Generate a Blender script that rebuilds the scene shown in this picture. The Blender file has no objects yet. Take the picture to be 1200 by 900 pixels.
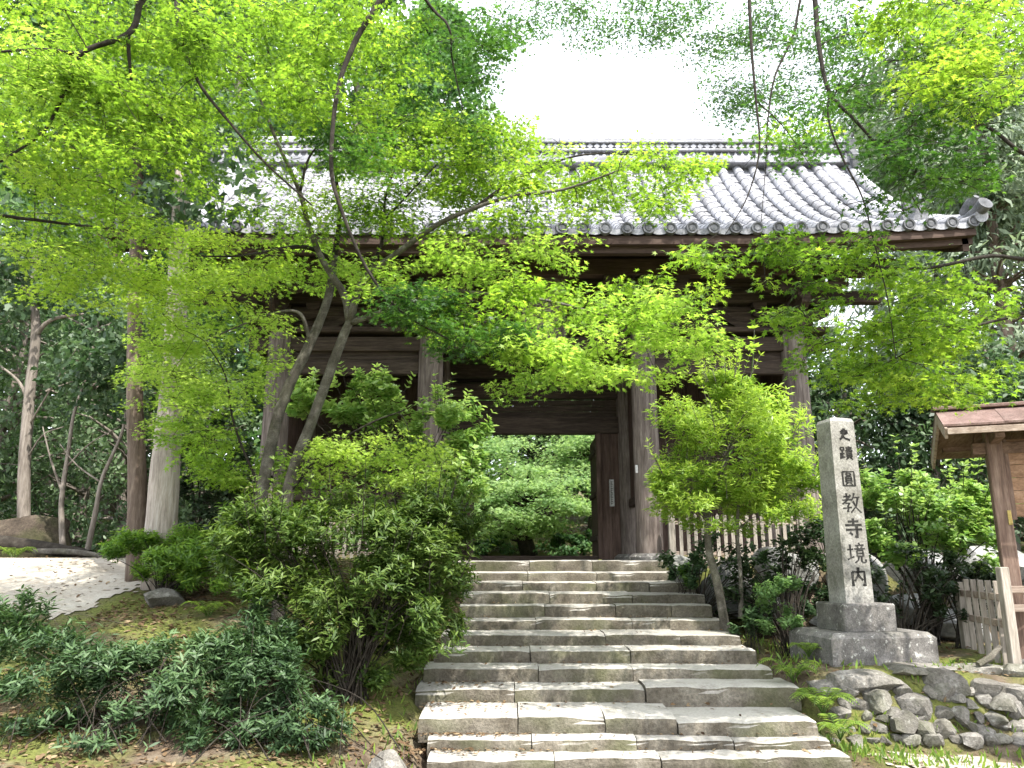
import bpy, math, random
import numpy as np
from mathutils import Vector, Matrix

random.seed(7); RNG = np.random.default_rng(11)
SC = bpy.context.scene
COL = SC.collection
R = math.radians

# ------------------------------------------------------------------ camera
F, W0, H0 = 900.0, 1200.0, 900.0
PITCH = math.atan(205 / 900.0)
cam = bpy.data.cameras.new('camera'); cam_o = bpy.data.objects.new('camera', cam); COL.objects.link(cam_o)
cam.sensor_width = 36.0; cam.lens = 36.0 * F / W0; cam.clip_start = .05; cam.clip_end = 600
cam_o.location = (0, 0, 0); cam_o.rotation_euler = (math.pi / 2 + PITCH, 0, 0)
SC.camera = cam_o

# ------------------------------------------------------------------ sky and sun
SUN = Vector((.27, -.43, .86)).normalized()
elev = math.asin(SUN.z); az = math.atan2(SUN.x, SUN.y)
wd = bpy.data.worlds.new('World'); SC.world = wd; wd.use_nodes = True
nt = wd.node_tree; nt.nodes.clear()
sky = nt.nodes.new('ShaderNodeTexSky'); sky.sky_type = 'NISHITA'; sky.sun_disc = False
sky.sun_elevation = elev; sky.sun_rotation = az; sky.air_density = 1.0; sky.dust_density = 3.0; sky.ozone_density = 1.0
mixc = nt.nodes.new('ShaderNodeMix'); mixc.data_type = 'RGBA'; mixc.inputs[0].default_value = .6     # thin bright cloud veil
mixc.inputs[7].default_value = (9.5, 9.8, 10.2, 1)
bg = nt.nodes.new('ShaderNodeBackground'); bg.inputs[1].default_value = .15
wo = nt.nodes.new('ShaderNodeOutputWorld')
nt.links.new(sky.outputs[0], mixc.inputs[6]); nt.links.new(mixc.outputs[2], bg.inputs[0]); nt.links.new(bg.outputs[0], wo.inputs[0])
sl = bpy.data.lights.new('sun', 'SUN'); sl.energy = 3.9; sl.angle = R(.5); sl.color = (1, .955, .88)
so = bpy.data.objects.new('sun', sl); COL.objects.link(so)
so.rotation_euler = SUN.to_track_quat('Z', 'Y').to_euler(); so.location = (6, 4, 20)

vs = SC.view_settings
vs.view_transform = 'Standard'; vs.look = 'None'; vs.gamma = 1; vs.use_curve_mapping = False
vs.exposure = 1.48
cy = SC.cycles
cy.use_denoising = True
cy.max_bounces = 7; cy.diffuse_bounces = 4; cy.glossy_bounces = 2; cy.transmission_bounces = 4; cy.transparent_max_bounces = 4
cy.caustics_reflective = False; cy.caustics_refractive = False
cy.use_adaptive_sampling = True; cy.adaptive_threshold = .02

# ------------------------------------------------------------------ helpers
cp, sp = math.cos(PITCH), math.sin(PITCH)
def at(px, py, Y):
    """photo pixel (1200x900) at ground distance Y -> world point"""
    u = (px - 600) / F; v = (450 - py) / F
    s = Y / (cp - v * sp)
    return Vector((u * s, Y, (sp + v * cp) * s))
def zof(py, Y): return at(600, py, Y).z
def xof(px, py, Y): return at(px, py, Y).x

WORLD = {}
def empty(name, loc, label, cat, group=None):
    o = bpy.data.objects.new(name, None); COL.objects.link(o); o.location = loc
    o.empty_display_size = .2; WORLD[o] = Vector(loc)
    return tag(o, label, cat, group)
def tag(o, label=None, cat=None, group=None, kind=None):
    if label: o['label'] = label
    if cat: o['category'] = cat
    if group: o['group'] = group
    if kind: o['kind'] = kind
    return o
def link(name, me, parent=None, loc=None):
    o = bpy.data.objects.new(name, me); COL.objects.link(o)
    if parent is not None: o.parent = parent
    p = WORLD.get(parent, Vector((0, 0, 0))) if parent is not None else Vector((0, 0, 0))
    if loc is not None:
        o.location = Vector(loc) - p; WORLD[o] = Vector(loc)
    else:
        WORLD[o] = p
    return o

class MB:
    def __init__(self): self.v = []; self.f = []
    def add(self, vs, fs):
        b = len(self.v); self.v += [tuple(x) for x in vs]; self.f += [tuple(b + i for i in f) for f in fs]; return self
    def box(self, x0, x1, y0, y1, z0, z1, M=None, bev=0.0):
        if bev <= 0:
            vs = [Vector((x, y, z)) for z in (z0, z1) for y in (y0, y1) for x in (x0, x1)]
            fs = [(0, 2, 3, 1), (4, 5, 7, 6), (0, 1, 5, 4), (2, 6, 7, 3), (0, 4, 6, 2), (1, 3, 7, 5)]
        else:
            b = bev; vs = []; fs = []
            c = [(x0, x1), (y0, y1), (z0, z1)]
            idx = {}
            for i in (0, 1):
                for j in (0, 1):
                    for k in (0, 1):
                        P = [c[0][i], c[1][j], c[2][k]]; S = [1 - 2 * i, 1 - 2 * j, 1 - 2 * k]
                        for a in range(3):   # vertex lying on face 'a'
                            Q = [P[m] + (0 if m == a else S[m] * b) for m in range(3)]
                            idx[i, j, k, a] = len(vs); vs.append(Vector(Q))
                for_ = None
            def q(*t): fs.append(tuple(idx[x] for x in t))
            for s in (0, 1):
                A = [(s, 0, 0, 0), (s, 1, 0, 0), (s, 1, 1, 0), (s, 0, 1, 0)]; q(*(A if s else A[::-1]))
                A = [(0, s, 0, 1), (0, s, 1, 1), (1, s, 1, 1), (1, s, 0, 1)]; q(*(A if s else A[::-1]))
                A = [(0, 0, s, 2), (1, 0, s, 2), (1, 1, s, 2), (0, 1, s, 2)]; q(*(A if s else A[::-1]))
            for i in (0, 1):
                for j in (0, 1):
                    q((i, j, 0, 0), (i, j, 1, 0), (i, j, 1, 1), (i, j, 0, 1))
                    q((i, 0, j, 0), (i, 1, j, 0), (i, 1, j, 2), (i, 0, j, 2))
                    q((0, i, j, 1), (1, i, j, 1), (1, i, j, 2), (0, i, j, 2))
                    for k in (0, 1): q((i, j, k, 0), (i, j, k, 1), (i, j, k, 2))
        if M is not None: vs = [M @ v for v in vs]
        return self.add(vs, fs)
    def bar(self, p, q, w, h, bev=0.0, up=Vector((0, 0, 1))):
        p = Vector(p); q = Vector(q); d = q - p; L = d.length; d = d / L
        s = d.cross(up)
        if s.length < 1e-4: s = Vector((1, 0, 0))
        s.normalize(); u = s.cross(d)
        M = Matrix(((d.x, s.x, u.x, p.x), (d.y, s.y, u.y, p.y), (d.z, s.z, u.z, p.z), (0, 0, 0, 1)))
        return self.box(0, L, -w / 2, w / 2, -h / 2, h / 2, M, bev)
    def tube(self, pts, rads, n=8, cap=True, wob=0.0):
        pts = [Vector(p) for p in pts]
        if not hasattr(rads, '__len__'): rads = [rads] * len(pts)
        b = len(self.v); N = len(pts); ref = None
        for i, p in enumerate(pts):
            t = (pts[min(i + 1, N - 1)] - pts[max(i - 1, 0)]).normalized()
            if ref is None:
                ref = t.cross(Vector((0, 1, 0)) if abs(t.y) < .9 else Vector((1, 0, 0))).normalized()
            ref = (ref - t * ref.dot(t)).normalized(); w = t.cross(ref)
            for k in range(n):
                a = 2 * math.pi * k / n
                r = rads[i] * (1 + (random.uniform(-wob, wob) if wob else 0))
                self.v.append(tuple(p + ref * math.cos(a) * r + w * math.sin(a) * r))
        for i in range(N - 1):
            for k in range(n):
                k2 = (k + 1) % n
                self.f.append((b + i * n + k, b + i * n + k2, b + (i + 1) * n + k2, b + (i + 1) * n + k))
        if cap:
            self.f.append(tuple(b + k for k in reversed(range(n))))
            self.f.append(tuple(b + (N - 1) * n + k for k in range(n)))
        return self
    def prism(self, poly, a, b, plane='xz'):
        """extrude 2D outline between a and b along the third axis"""
        n = len(poly)
        def P(u, v, w): return {'xz': (u, w, v), 'yz': (w, u, v), 'xy': (u, v, w)}[plane]
        vs = [P(u, v, a) for u, v in poly] + [P(u, v, b) for u, v in poly]
        fs = [tuple(range(n)), tuple(range(2 * n - 1, n - 1, -1))] + [(i, i + n, (i + 1) % n + n, (i + 1) % n) for i in range(n)]
        return self.add(vs, fs)
    def mesh(self, name, m, off=Vector((0, 0, 0)), smooth=False):
        me = bpy.data.meshes.new(name)
        me.from_pydata([(x - off.x, y - off.y, z - off.z) for x, y, z in self.v], [], self.f)
        me.materials.append(m)
        if smooth: me.polygons.foreach_set('use_smooth', [True] * len(me.polygons))
        me.update(); return me
    def build(self, name, m, parent=None, smooth=False, loc=None):
        off = Vector(loc) if loc is not None else WORLD.get(parent, Vector((0, 0, 0))) if parent is not None else Vector((0, 0, 0))
        return link(name, self.mesh(name, m, off, smooth), parent, loc)

def autosmooth(o, ang=40):
    try:
        o.data.set_sharp_from_angle(angle=R(ang)); o.data.polygons.foreach_set('use_smooth', [True] * len(o.data.polygons))
    except Exception: pass
    return o

def vnoise(p, f=1.0, seed=0.0):
    x, y, z = p[0] * f + seed, p[1] * f + seed * 1.7, p[2] * f - seed
    return (math.sin(x * 1.7 + 1.3 * math.sin(y * 1.1 + z)) + math.sin(y * 2.3 + 1.1 * math.sin(z * 1.9 + x)) + math.sin(z * 2.9 + 1.7 * math.sin(x * 1.3 - y))) / 3

# ------------------------------------------------------------------ materials
def new_mat(name):
    m = bpy.data.materials.new(name); m.use_nodes = True; t = m.node_tree; t.nodes.clear()
    out = t.nodes.new('ShaderNodeOutputMaterial')
    return m, t, out
def node(t, k, **kw):
    n = t.nodes.new(k)
    for a, b in kw.items(): setattr(n, a, b)
    return n
def noise(t, vec, scale, detail=6, rough=.6):
    n = node(t, 'ShaderNodeTexNoise'); n.inputs['Scale'].default_value = scale; n.inputs['Detail'].default_value = detail
    n.inputs['Roughness'].default_value = rough
    if vec is not None: t.links.new(vec, n.inputs['Vector'])
    return n.outputs['Fac']
def ramp(t, fac, stops):
    n = node(t, 'ShaderNodeValToRGB'); e = n.color_ramp.elements
    while len(e) < len(stops): e.new(.5)
    for i, (p, c) in enumerate(stops):
        e[i].position = p; e[i].color = (*c, 1) if len(c) == 3 else c
    t.links.new(fac, n.inputs[0]); return n.outputs[0]
def mix(t, fac, a, b, mode='MIX'):
    n = node(t, 'ShaderNodeMix', data_type='RGBA', blend_type=mode)
    for s, x in ((0, fac), (6, a), (7, b)):
        if isinstance(x, (int, float)): n.inputs[s].default_value = x
        elif isinstance(x, tuple): n.inputs[s].default_value = (*x, 1)
        else: t.links.new(x, n.inputs[s])
    return n.outputs[2]
def coords(t, kind='Object', scale=(1, 1, 1), island=False):
    c = node(t, 'ShaderNodeTexCoord'); v = c.outputs[kind]
    if island:                           # shift the pattern for each object so that pieces differ
        oi = node(t, 'ShaderNodeObjectInfo'); a = node(t, 'ShaderNodeVectorMath', operation='MULTIPLY_ADD')
        cb = node(t, 'ShaderNodeCombineXYZ')
        for i in range(3): t.links.new(oi.outputs['Random'], cb.inputs[i])
        t.links.new(cb.outputs[0], a.inputs[0]); a.inputs[1].default_value = (37, 53, 71); t.links.new(v, a.inputs[2]); v = a.outputs[0]
    mp = node(t, 'ShaderNodeMapping'); mp.inputs['Scale'].default_value = scale; t.links.new(v, mp.inputs[0])
    return mp.outputs[0]
def finish(t, out, col, rough=.85, bump=None, bs=.3, bd=.02, spec=.3, metal=0):
    b = node(t, 'ShaderNodeBsdfPrincipled')
    if isinstance(col, tuple): b.inputs['Base Color'].default_value = (*col, 1)
    else: t.links.new(col, b.inputs['Base Color'])
    if isinstance(rough, (int, float)): b.inputs['Roughness'].default_value = rough
    else: t.links.new(rough, b.inputs['Roughness'])
    b.inputs['Specular IOR Level'].default_value = spec; b.inputs['Metallic'].default_value = metal
    if bump is not None:
        n = node(t, 'ShaderNodeBump'); n.inputs['Strength'].default_value = bs; n.inputs['Distance'].default_value = bd
        t.links.new(bump, n.inputs['Height']); t.links.new(n.outputs[0], b.inputs['Normal'])
    t.links.new(b.outputs[0], out.inputs[0])

def stone_mat(name, dark, mid, light, moss=0.0, scale=5.0, bs=.5, lichen=0.0, obj_var=.25, dust_and_sun=None):
    m, t, out = new_mat(name); v = coords(t, island=True)
    n1 = noise(t, v, scale, 8, .65); n2 = noise(t, v, scale * 9, 4, .7); n3 = noise(t, v, scale * .35, 3)
    c = ramp(t, n1, [(.25, dark), (.5, mid), (.75, light)])
    c = mix(t, .7, c, ramp(t, n2, [(.32, (.3, .3, .3)), (.68, (1.05, 1.05, 1.05))]), 'MULTIPLY')
    c = mix(t, .6, c, ramp(t, noise(t, v, scale * .45, 5, .7), [(.35, (.42, .4, .37)), (.62, (1.1, 1.1, 1.1))]), 'MULTIPLY')
    if lichen:
        l = ramp(t, noise(t, v, scale * 2.2, 5, .6), [(.6, (0, 0, 0)), (.66, (lichen,) * 3)])
        c = mix(t, l, c, (.62, .62, .57))
    if moss:
        mm = ramp(t, n3, [(.48, (0, 0, 0)), (.65, (moss,) * 3)])
        c = mix(t, mm, c, (.075, .09, .03))
    if dust_and_sun:  # upward faces paler: sandy dust, plus sunlit treads put into the colour
        ge = node(t, 'ShaderNodeNewGeometry'); sx_ = node(t, 'ShaderNodeSeparateXYZ'); t.links.new(ge.outputs['True Normal'], sx_.inputs[0])
        dm_ = mix(t, 1.0, ramp(t, sx_.outputs[2], [(.55, (0, 0, 0)), (.9, (1, 1, 1))]), ramp(t, n1, [(.3, (.45, .45, .45)), (.5, (.95, .95, .95))]), 'MULTIPLY')
        c = mix(t, dm_, c, mix(t, 1.0, dust_and_sun, ramp(t, n2, [(.3, (.75, .74, .72)), (.7, (1.05, 1.05, 1.05))]), 'MULTIPLY'))
    oi = node(t, 'ShaderNodeObjectInfo'); mr = node(t, 'ShaderNodeMapRange'); mr.inputs[3].default_value = 1 - obj_var; mr.inputs[4].default_value = 1 + obj_var * .5
    t.links.new(oi.outputs['Random'], mr.inputs[0])
    c = mix(t, 1.0, c, mr.outputs[0], 'MULTIPLY')
    hh = mix(t, .5, n1, n2)
    finish(t, out, c, .9, hh, bs, .03, .2); return m

def wood_mat(name, dark, mid, light, axis='z', scale=1.0, rough=.8):
    s = {'x': (1.2, 14, 14), 'y': (14, 1.2, 14), 'z': (14, 14, 1.2)}[axis]
    m, t, out = new_mat(name); v = coords(t, scale=tuple(k * scale for k in s), island=True)
    n1 = noise(t, v, 1.5, 6, .65); n2 = noise(t, v, 7, 3, .6); v2 = coords(t, island=True); n3 = noise(t, v2, 1.6, 4)
    c = ramp(t, n1, [(.28, dark), (.5, mid), (.74, light)])
    c = mix(t, .6, c, ramp(t, n2, [(.3, (.45, .43, .42)), (.65, (1, 1, 1))]), 'MULTIPLY')
    c = mix(t, .7, c, ramp(t, n3, [(.3, (.55, .52, .5)), (.7, (1.1, 1.08, 1.05))]), 'MULTIPLY')
    finish(t, out, c, rough, mix(t, .5, n1, n2), .45, .012, .25); return m

def leaf_mat(name, dark, mid, light, trans, tfac=.5, rough=.45, spec=.35):
    m, t, out = new_mat(name)
    a = node(t, 'ShaderNodeAttribute', attribute_name='tone')
    c = ramp(t, a.outputs['Fac'], [(.05, dark), (.5, mid), (.95, light)])
    b = node(t, 'ShaderNodeBsdfPrincipled'); b.inputs['Roughness'].default_value = rough; b.inputs['Specular IOR Level'].default_value = spec
    t.links.new(c, b.inputs['Base Color'])
    tr = node(t, 'ShaderNodeBsdfTranslucent'); tc = mix(t, 1.0, c, trans, 'MULTIPLY'); t.links.new(tc, tr.inputs[0])
    mx = node(t, 'ShaderNodeMixShader'); mx.inputs[0].default_value = tfac
    t.links.new(b.outputs[0], mx.inputs[1]); t.links.new(tr.outputs[0], mx.inputs[2]); t.links.new(mx.outputs[0], out.inputs[0])
    return m

M = {}
M['step'] = stone_mat('step_stone', (.075, .062, .045), (.17, .15, .118), (.28, .255, .21), moss=.4, scale=4.5, bs=.9, dust_and_sun=(.44, .42, .385), obj_var=.2)
M['granite'] = stone_mat('granite', (.19, .18, .16), (.33, .32, .295), (.44, .43, .405), moss=.12, scale=5, bs=.5, lichen=.15, obj_var=.05)
M['granite_dark'] = stone_mat('granite_dark', (.10, .095, .09), (.2, .19, .18), (.33, .31, .29), moss=.15, scale=7, bs=.5, lichen=.5, obj_var=.1)
M['rock'] = stone_mat('rock', (.09, .085, .072), (.25, .235, .21), (.44, .42, .39), moss=.3, scale=5, bs=1.2, lichen=.3)
M['boulder'] = stone_mat('boulder', (.13, .13, .13), (.31, .31, .305), (.48, .48, .475), moss=.2, scale=2.2, bs=.9, obj_var=.2)
M['earth'] = stone_mat('bank_earth', (.035, .027, .02), (.075, .058, .043), (.15, .12, .09), moss=.5, scale=3, bs=1.2)
M['paving'] = stone_mat('paving', (.2, .18, .15), (.34, .32, .28), (.45, .43, .4), scale=3)
M['ink'] = stone_mat('carved_black', (.012, .012, .012), (.035, .034, .032), (.15, .145, .135), scale=16)
M['tile'] = stone_mat('roof_tile', (.24, .245, .27), (.40, .405, .44), (.53, .53, .57), scale=3, bs=.2, lichen=.1, obj_var=.18)
M['tile_dark'] = stone_mat('roof_tile_face', (.10, .105, .115), (.19, .195, .21), (.3, .3, .32), scale=9, bs=.3)
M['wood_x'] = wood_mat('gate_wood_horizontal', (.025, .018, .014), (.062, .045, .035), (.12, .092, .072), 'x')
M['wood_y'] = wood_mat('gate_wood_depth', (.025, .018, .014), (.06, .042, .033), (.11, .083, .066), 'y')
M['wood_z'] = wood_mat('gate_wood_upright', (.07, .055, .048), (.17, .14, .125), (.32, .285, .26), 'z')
M['wood_door'] = wood_mat('door_wood', (.045, .028, .022), (.10, .066, .052), (.17, .12, .10), 'z')
M['wood_red'] = wood_mat('eave_wood', (.035, .022, .016), (.072, .046, .035), (.13, .092, .072), 'x')
M['wood_pale_z'] = wood_mat('weathered_pale_upright', (.22, .195, .165), (.37, .335, .29), (.5, .465, .42), 'z')
M['wood_pale_x'] = wood_mat('weathered_pale_rail', (.20, .15, .12), (.36, .29, .24), (.5, .43, .38), 'x')
M['wood_shed_x'] = wood_mat('shed_wood_beam', (.1, .06, .04), (.19, .125, .09), (.3, .21, .16), 'x')
M['wood_shed_y'] = wood_mat('shed_wood_board', (.1, .06, .04), (.18, .12, .085), (.29, .2, .15), 'y')
M['wood_shed_z'] = wood_mat('shed_wood_post', (.11, .07, .055), (.22, .15, .12), (.36, .27, .22), 'z')
M['wood_panel'] = wood_mat('notice_panel', (.22, .13, .08), (.36, .22, .14), (.48, .32, .22), 'x')
M['metal_red'] = stone_mat('red_sheet_metal', (.15, .095, .08), (.23, .155, .135), (.31, .23, .20), scale=6, bs=.1)
M['bark_maple'] = stone_mat('maple_bark', (.075, .066, .054), (.165, .15, .125), (.33, .31, .275), moss=.2, scale=9, bs=.9)
M['bark_dark'] = stone_mat('twig_bark', (.025, .02, .016), (.05, .042, .033), (.09, .08, .065), scale=12, bs=.6)
M['bark_grey'] = wood_mat('grey_bark', (.11, .095, .08), (.21, .185, .16), (.34, .31, .28), 'z')
M['bark_cedar'] = wood_mat('cedar_bark', (.085, .062, .046), (.16, .12, .095), (.26, .21, .175), 'z')
M['bark_pale'] = wood_mat('pale_trunk', (.24, .2, .17), (.42, .37, .33), (.56, .52, .48), 'z')
M['paper'] = stone_mat('paper_strip', (.72, .72, .7), (.78, .78, .77), (.82, .82, .81), scale=3, bs=.02)
M['yellow_tag'] = stone_mat('yellow_tag', (.5, .38, .12), (.6, .46, .16), (.66, .52, .2), scale=3, bs=.05)
M['plaque'] = wood_mat('plaque_board', (.10, .08, .065), (.18, .15, .125), (.28, .245, .21), 'z')

M['maple'] = leaf_mat('maple_leaf', (.05, .10, .015), (.15, .255, .03), (.30, .40, .06), (1.6, 1.65, 1.0), .58)
M['maple_y'] = leaf_mat('maple_leaf_yellow', (.10, .19, .028), (.22, .36, .05), (.35, .48, .095), (1.45, 1.45, 1.0), .58)
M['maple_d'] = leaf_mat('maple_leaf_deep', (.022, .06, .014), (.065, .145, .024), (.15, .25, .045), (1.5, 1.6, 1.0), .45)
M['evergreen'] = leaf_mat('evergreen_leaf', (.02, .042, .02), (.055, .10, .045), (.13, .19, .095), (1.3, 1.5, 1.0), .32, .5, .35)
M['cedar'] = leaf_mat('cedar_foliage', (.06, .085, .055), (.14, .185, .12), (.28, .33, .23), (1.3, 1.4, 1.0), .35, .6, .2)
M['forest'] = leaf_mat('forest_leaf', (.025, .06, .024), (.075, .155, .055), (.19, .30, .11), (1.5, 1.6, 1.1), .45, .5, .3)
M['maple_haze'] = leaf_mat('hazy_maple_leaf', (.06, .12, .05), (.14, .25, .095), (.28, .40, .17), (1.5, 1.5, 1.1), .52, .55, .25)  # paler leaf for doorway maples, airy haze mixed into its colour
M['lance'] = leaf_mat('narrow_leaf', (.022, .045, .010), (.055, .105, .018), (.14, .2, .045), (1.5, 1.6, .8), .35, .5, .35)
M['lance_d'] = leaf_mat('narrow_leaf_dark', (.02, .042, .016), (.045, .09, .034), (.12, .19, .085), (1.4, 1.5, .9), .3, .5, .35)
M['bright'] = leaf_mat('bright_leaf', (.06, .13, .025), (.17, .3, .045), (.33, .45, .075), (1.5, 1.5, 1.0), .45, .4, .4)
M['bright_b'] = leaf_mat('broad_bright_leaf', (.06, .13, .03), (.15, .28, .06), (.3, .42, .13), (1.5, 1.5, 1.0), .42, .35, .5)
M['fern'] = leaf_mat('fern_frond', (.08, .14, .03), (.17, .27, .05), (.28, .37, .07), (1.5, 1.5, 1.0), .45)
M['litter'] = leaf_mat('dry_leaf', (.05, .03, .018), (.14, .09, .05), (.3, .23, .14), (1.2, 1.1, .9), .2, .7, .15)
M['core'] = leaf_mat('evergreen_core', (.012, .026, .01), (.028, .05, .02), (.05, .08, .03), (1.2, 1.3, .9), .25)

# ------------------------------------------------------------------ ground
def lerp_tab(y, xs, zs): return np.interp(y, xs, zs)
def smooth(a, b, x):
    t = np.clip((x - a) / (b - a), 0, 1); return t * t * (3 - 2 * t)
def gh(x, y):
    x = np.asarray(x, float); y = np.asarray(y, float)
    s = lerp_tab(y, [-100, 6.0, 6.6, 12.0, 12.5, 24, 60, 200], [-1.7, -1.66, -1.55, -.1, -.06, -.06, 6, 12])
    left = s + .16 * smooth(-.9, -2.2, x) * smooth(13, 9, y) + .06 * smooth(-1.0, -1.3, x)
    right = lerp_tab(y, [-100, 7.25, 7.75, 10.6, 11.1, 12.5, 24, 60, 200], [-1.72, -1.64, -1.06, -.98, -.14, -.06, -.06, 6, 12])
    k = smooth(2.35, 3.0, x)
    z = left * (1 - k) + right * k
    under = smooth(-.95, -.6, x) * smooth(2.75, 2.45, x) * smooth(12.6, 12.0, y) * smooth(5.0, 6.0, y)
    z = z - .30 * under
    b = .035 * np.sin(x * 2.1 + np.sin(y * 1.7)) * np.sin(y * 2.6 + .7 * np.sin(x * 1.3)) + .015 * np.sin(x * 6.3 + y * 2.2) * np.sin(y * 7.1 - x)
    z = z + b * (1 - under) * smooth(-12.2, -12.0, -y)
    z = z + .6 * smooth(8, 16, np.abs(x)) * smooth(10, 22, y) * 1.0
    return z
def g(x, y): return float(gh(x, y))

def soil_mat():
    m, t, out = new_mat('soil_moss'); v = coords(t)
    n1 = noise(t, v, 3.5, 8, .7); n2 = noise(t, v, 30, 5, .7); n3 = noise(t, v, .9, 5, .6); n4 = noise(t, v, 90, 2, .5)
    soil = ramp(t, n1, [(.3, (.055, .04, .028)), (.5, (.12, .092, .066)), (.72, (.24, .205, .155))])
    soil = mix(t, .6, soil, ramp(t, n2, [(.3, (.4, .38, .36)), (.7, (1.15, 1.12, 1.1))]), 'MULTIPLY')
    moss = ramp(t, n2, [(.3, (.05, .065, .015)), (.6, (.14, .16, .035)), (.8, (.24, .24, .07))])
    c = mix(t, ramp(t, n3, [(.40, (0, 0, 0)), (.56, (.85, .85, .85))]), soil, moss)
    finish(t, out, c, .95, mix(t, .5, n2, n4), .8, .03, .1); return m
def sand_mat():
    m, t, out = new_mat('pale_sand'); v = coords(t)
    n1 = noise(t, v, 1.6, 8, .65); n2 = noise(t, v, 60, 4, .7); n3 = noise(t, v, 9, 6, .7)
    c = ramp(t, n1, [(.3, (.30, .265, .21)), (.55, (.40, .365, .31)), (.75, (.48, .45, .39))])
    c = mix(t, .5, c, ramp(t, n2, [(.3, (.6, .58, .55)), (.7, (1.05, 1.05, 1.05))]), 'MULTIPLY')
    c = mix(t, ramp(t, n3, [(.54, (0, 0, 0)), (.68, (.6, .6, .6))]), c, (.17, .13, .085))
    finish(t, out, c, .95, mix(t, .5, n2, n3), .6, .02, .1); return m
M['soil'] = soil_mat(); M['sand'] = sand_mat()

def sheet(name, xs, ys, zf, m, keep=None, jit=0):
    X, Y = np.meshgrid(xs, ys); Z = zf(X, Y)
    v = np.stack([X.ravel(), Y.ravel(), Z.ravel()], 1)
    nx, ny = len(xs), len(ys); i, j = np.meshgrid(np.arange(nx - 1), np.arange(ny - 1)); a = (j * nx + i).ravel()
    f = np.stack([a, a + 1, a + nx + 1, a + nx], 1)
    if keep is not None:
        c = v[f].mean(1); f = f[keep(c[:, 0], c[:, 1])]
        u = np.unique(f); mp = np.full(len(v), -1); mp[u] = np.arange(len(u)); v = v[u]; f = mp[f]
    me = bpy.data.meshes.new(name); me.from_pydata(v.tolist(), [], f.tolist()); me.materials.append(m)
    me.polygons.foreach_set('use_smooth', [True] * len(me.polygons)); me.update()
    return tag(link(name, me), kind='structure')
xs = np.concatenate([np.linspace(-90, -15, 26), np.arange(-14.8, 12, .14), np.linspace(12, 90, 27)])
ys = np.concatenate([np.linspace(-40, 2.5, 18), np.arange(2.7, 20, .14), np.linspace(20.2, 110, 40)])
sheet('ground', xs, ys, gh, M['soil'])

# pale sandy path on the left that climbs to the level of the gate
def in_path(x, y):
    e = .25 * np.sin(x * 1.9) + .15 * np.sin(y * 3.1 + x) + .09 * np.sin(x * 9 + y * 5) + .07 * np.sin(y * 17 - x * 8) + RNG.normal(0, .07, np.shape(x))
    return ((x < -4.75 - (12.5 - y) * .10 + e) & (y > 9.3 + e * .8) & (y < 14.2 + e)) | ((x < -7 + e) & (y > 6.0) & (y < 9.5))
sheet('path', np.arange(-16, -4, .06), np.arange(5.8, 14.6, .06), lambda x, y: gh(x, y) + .012, M['sand'], in_path)
def in_path2(x, y):
    e = .25 * np.sin(x * 2.3) + .12 * np.sin(y * 3.7 + x * 5) + .06 * np.sin(x * 13 + y * 9) + RNG.normal(0, .08, np.shape(x))
    return (x > 2.9 + e) & (y < 7.0 + e) & (x < 9)
sheet('path', np.arange(2.4, 9.2, .05), np.arange(3.5, 7.4, .05), lambda x, y: gh(x, y) + .012, M['sand'], in_path2)

# ------------------------------------------------------------------ stone steps
ROWS = [657, 670, 682, 695.7, 709, 726, 744, 762.7, 782.7, 808, 840.7, 866.7, 888, 912]
DEP = [12.0, 11.28, 10.68, 10.08, 9.74, 9.38, 8.8, 8.37, 7.99, 7.59, 6.92, 6.74, 6.5, 6.1]
RIGHT = [781, 800, 815, 826, 834, 851, 868, 886, 906, 936, 957, 974, 1000, 1030]
LEFT = [552, 548, 545, 542, 538, 528, 516, 508, 496, 486, 490, 500, 500, 490]
JOINTS = [[.3, .62], [.28, .6], [.25, .57, .8], [.36, .7], [.34, .62, .84], [.31, .66], [.55, .8], [.3, .61], [.33, .6], [.26, .6], [.25, .47, .65], [.26, .52, .76], [.3, .55, .8], [.4, .7]]
stairs = tag(bpy.data.objects.new('stone_steps', None), kind='structure'); COL.objects.link(stairs); WORLD[stairs] = Vector((0, 0, 0))
def rough_block(x0, x1, y0, y1, z0, z1, seed, amp=.012, nx=None, chip=.02):
    """stone block: rounded profile in (y,z) swept along x with uneven edges"""
    mb = MB(); nx = nx or max(5, int((x1 - x0) / .09)); r = .022
    prof = [(y0, z0), (y0 - .004, z0 + (z1 - z0) * .35), (y0, z0 + (z1 - z0) * .7), (y0 + .004, z1 - r), (y0 + r * .35, z1 - r * .3), (y0 + r * 1.1, z1), (y0 + (y1 - y0) * .3, z1 + .002), (y0 + (y1 - y0) * .65, z1), (y1, z1 + .004), (y1, z0)]
    n = len(prof); b = 0
    for i in range(nx + 1):
        t = i / nx; x = x0 + (x1 - x0) * t
        e = .012 if i in (0, nx) else 0
        for k, (y, z) in enumerate(prof):
            d1 = vnoise((x * 1.2, y, z), 2.2, seed); d2 = vnoise((x, y, z), 11, seed + 5)
            top = 1 if k in (4, 5, 6, 7, 8) else .35
            c = 0
            if k in (3, 4, 5):
                c = max(0, vnoise((x, 0, 0), 4.3, seed * 3.1) - .35) * chip * 3
            yy = y + amp * (d1 + .6 * d2) * (1 if k < 6 else .3) + c
            zz = z + amp * (.6 * d1 + .5 * d2) * top - c * .7
            if k in (3, 4, 5): zz -= e * .8; yy += e
            mb.v.append((x + (.004 * d2 if i in (0, nx) else 0), yy, zz))
    for i in range(nx):
        for k in range(n):
            k2 = (k + 1) % n
            mb.f.append((i * n + k, (i + 1) * n + k, (i + 1) * n + k2, i * n + k2))
    mb.f.append(tuple(range(n))); mb.f.append(tuple(nx * n + k for k in reversed(range(n))))
    return mb
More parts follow.
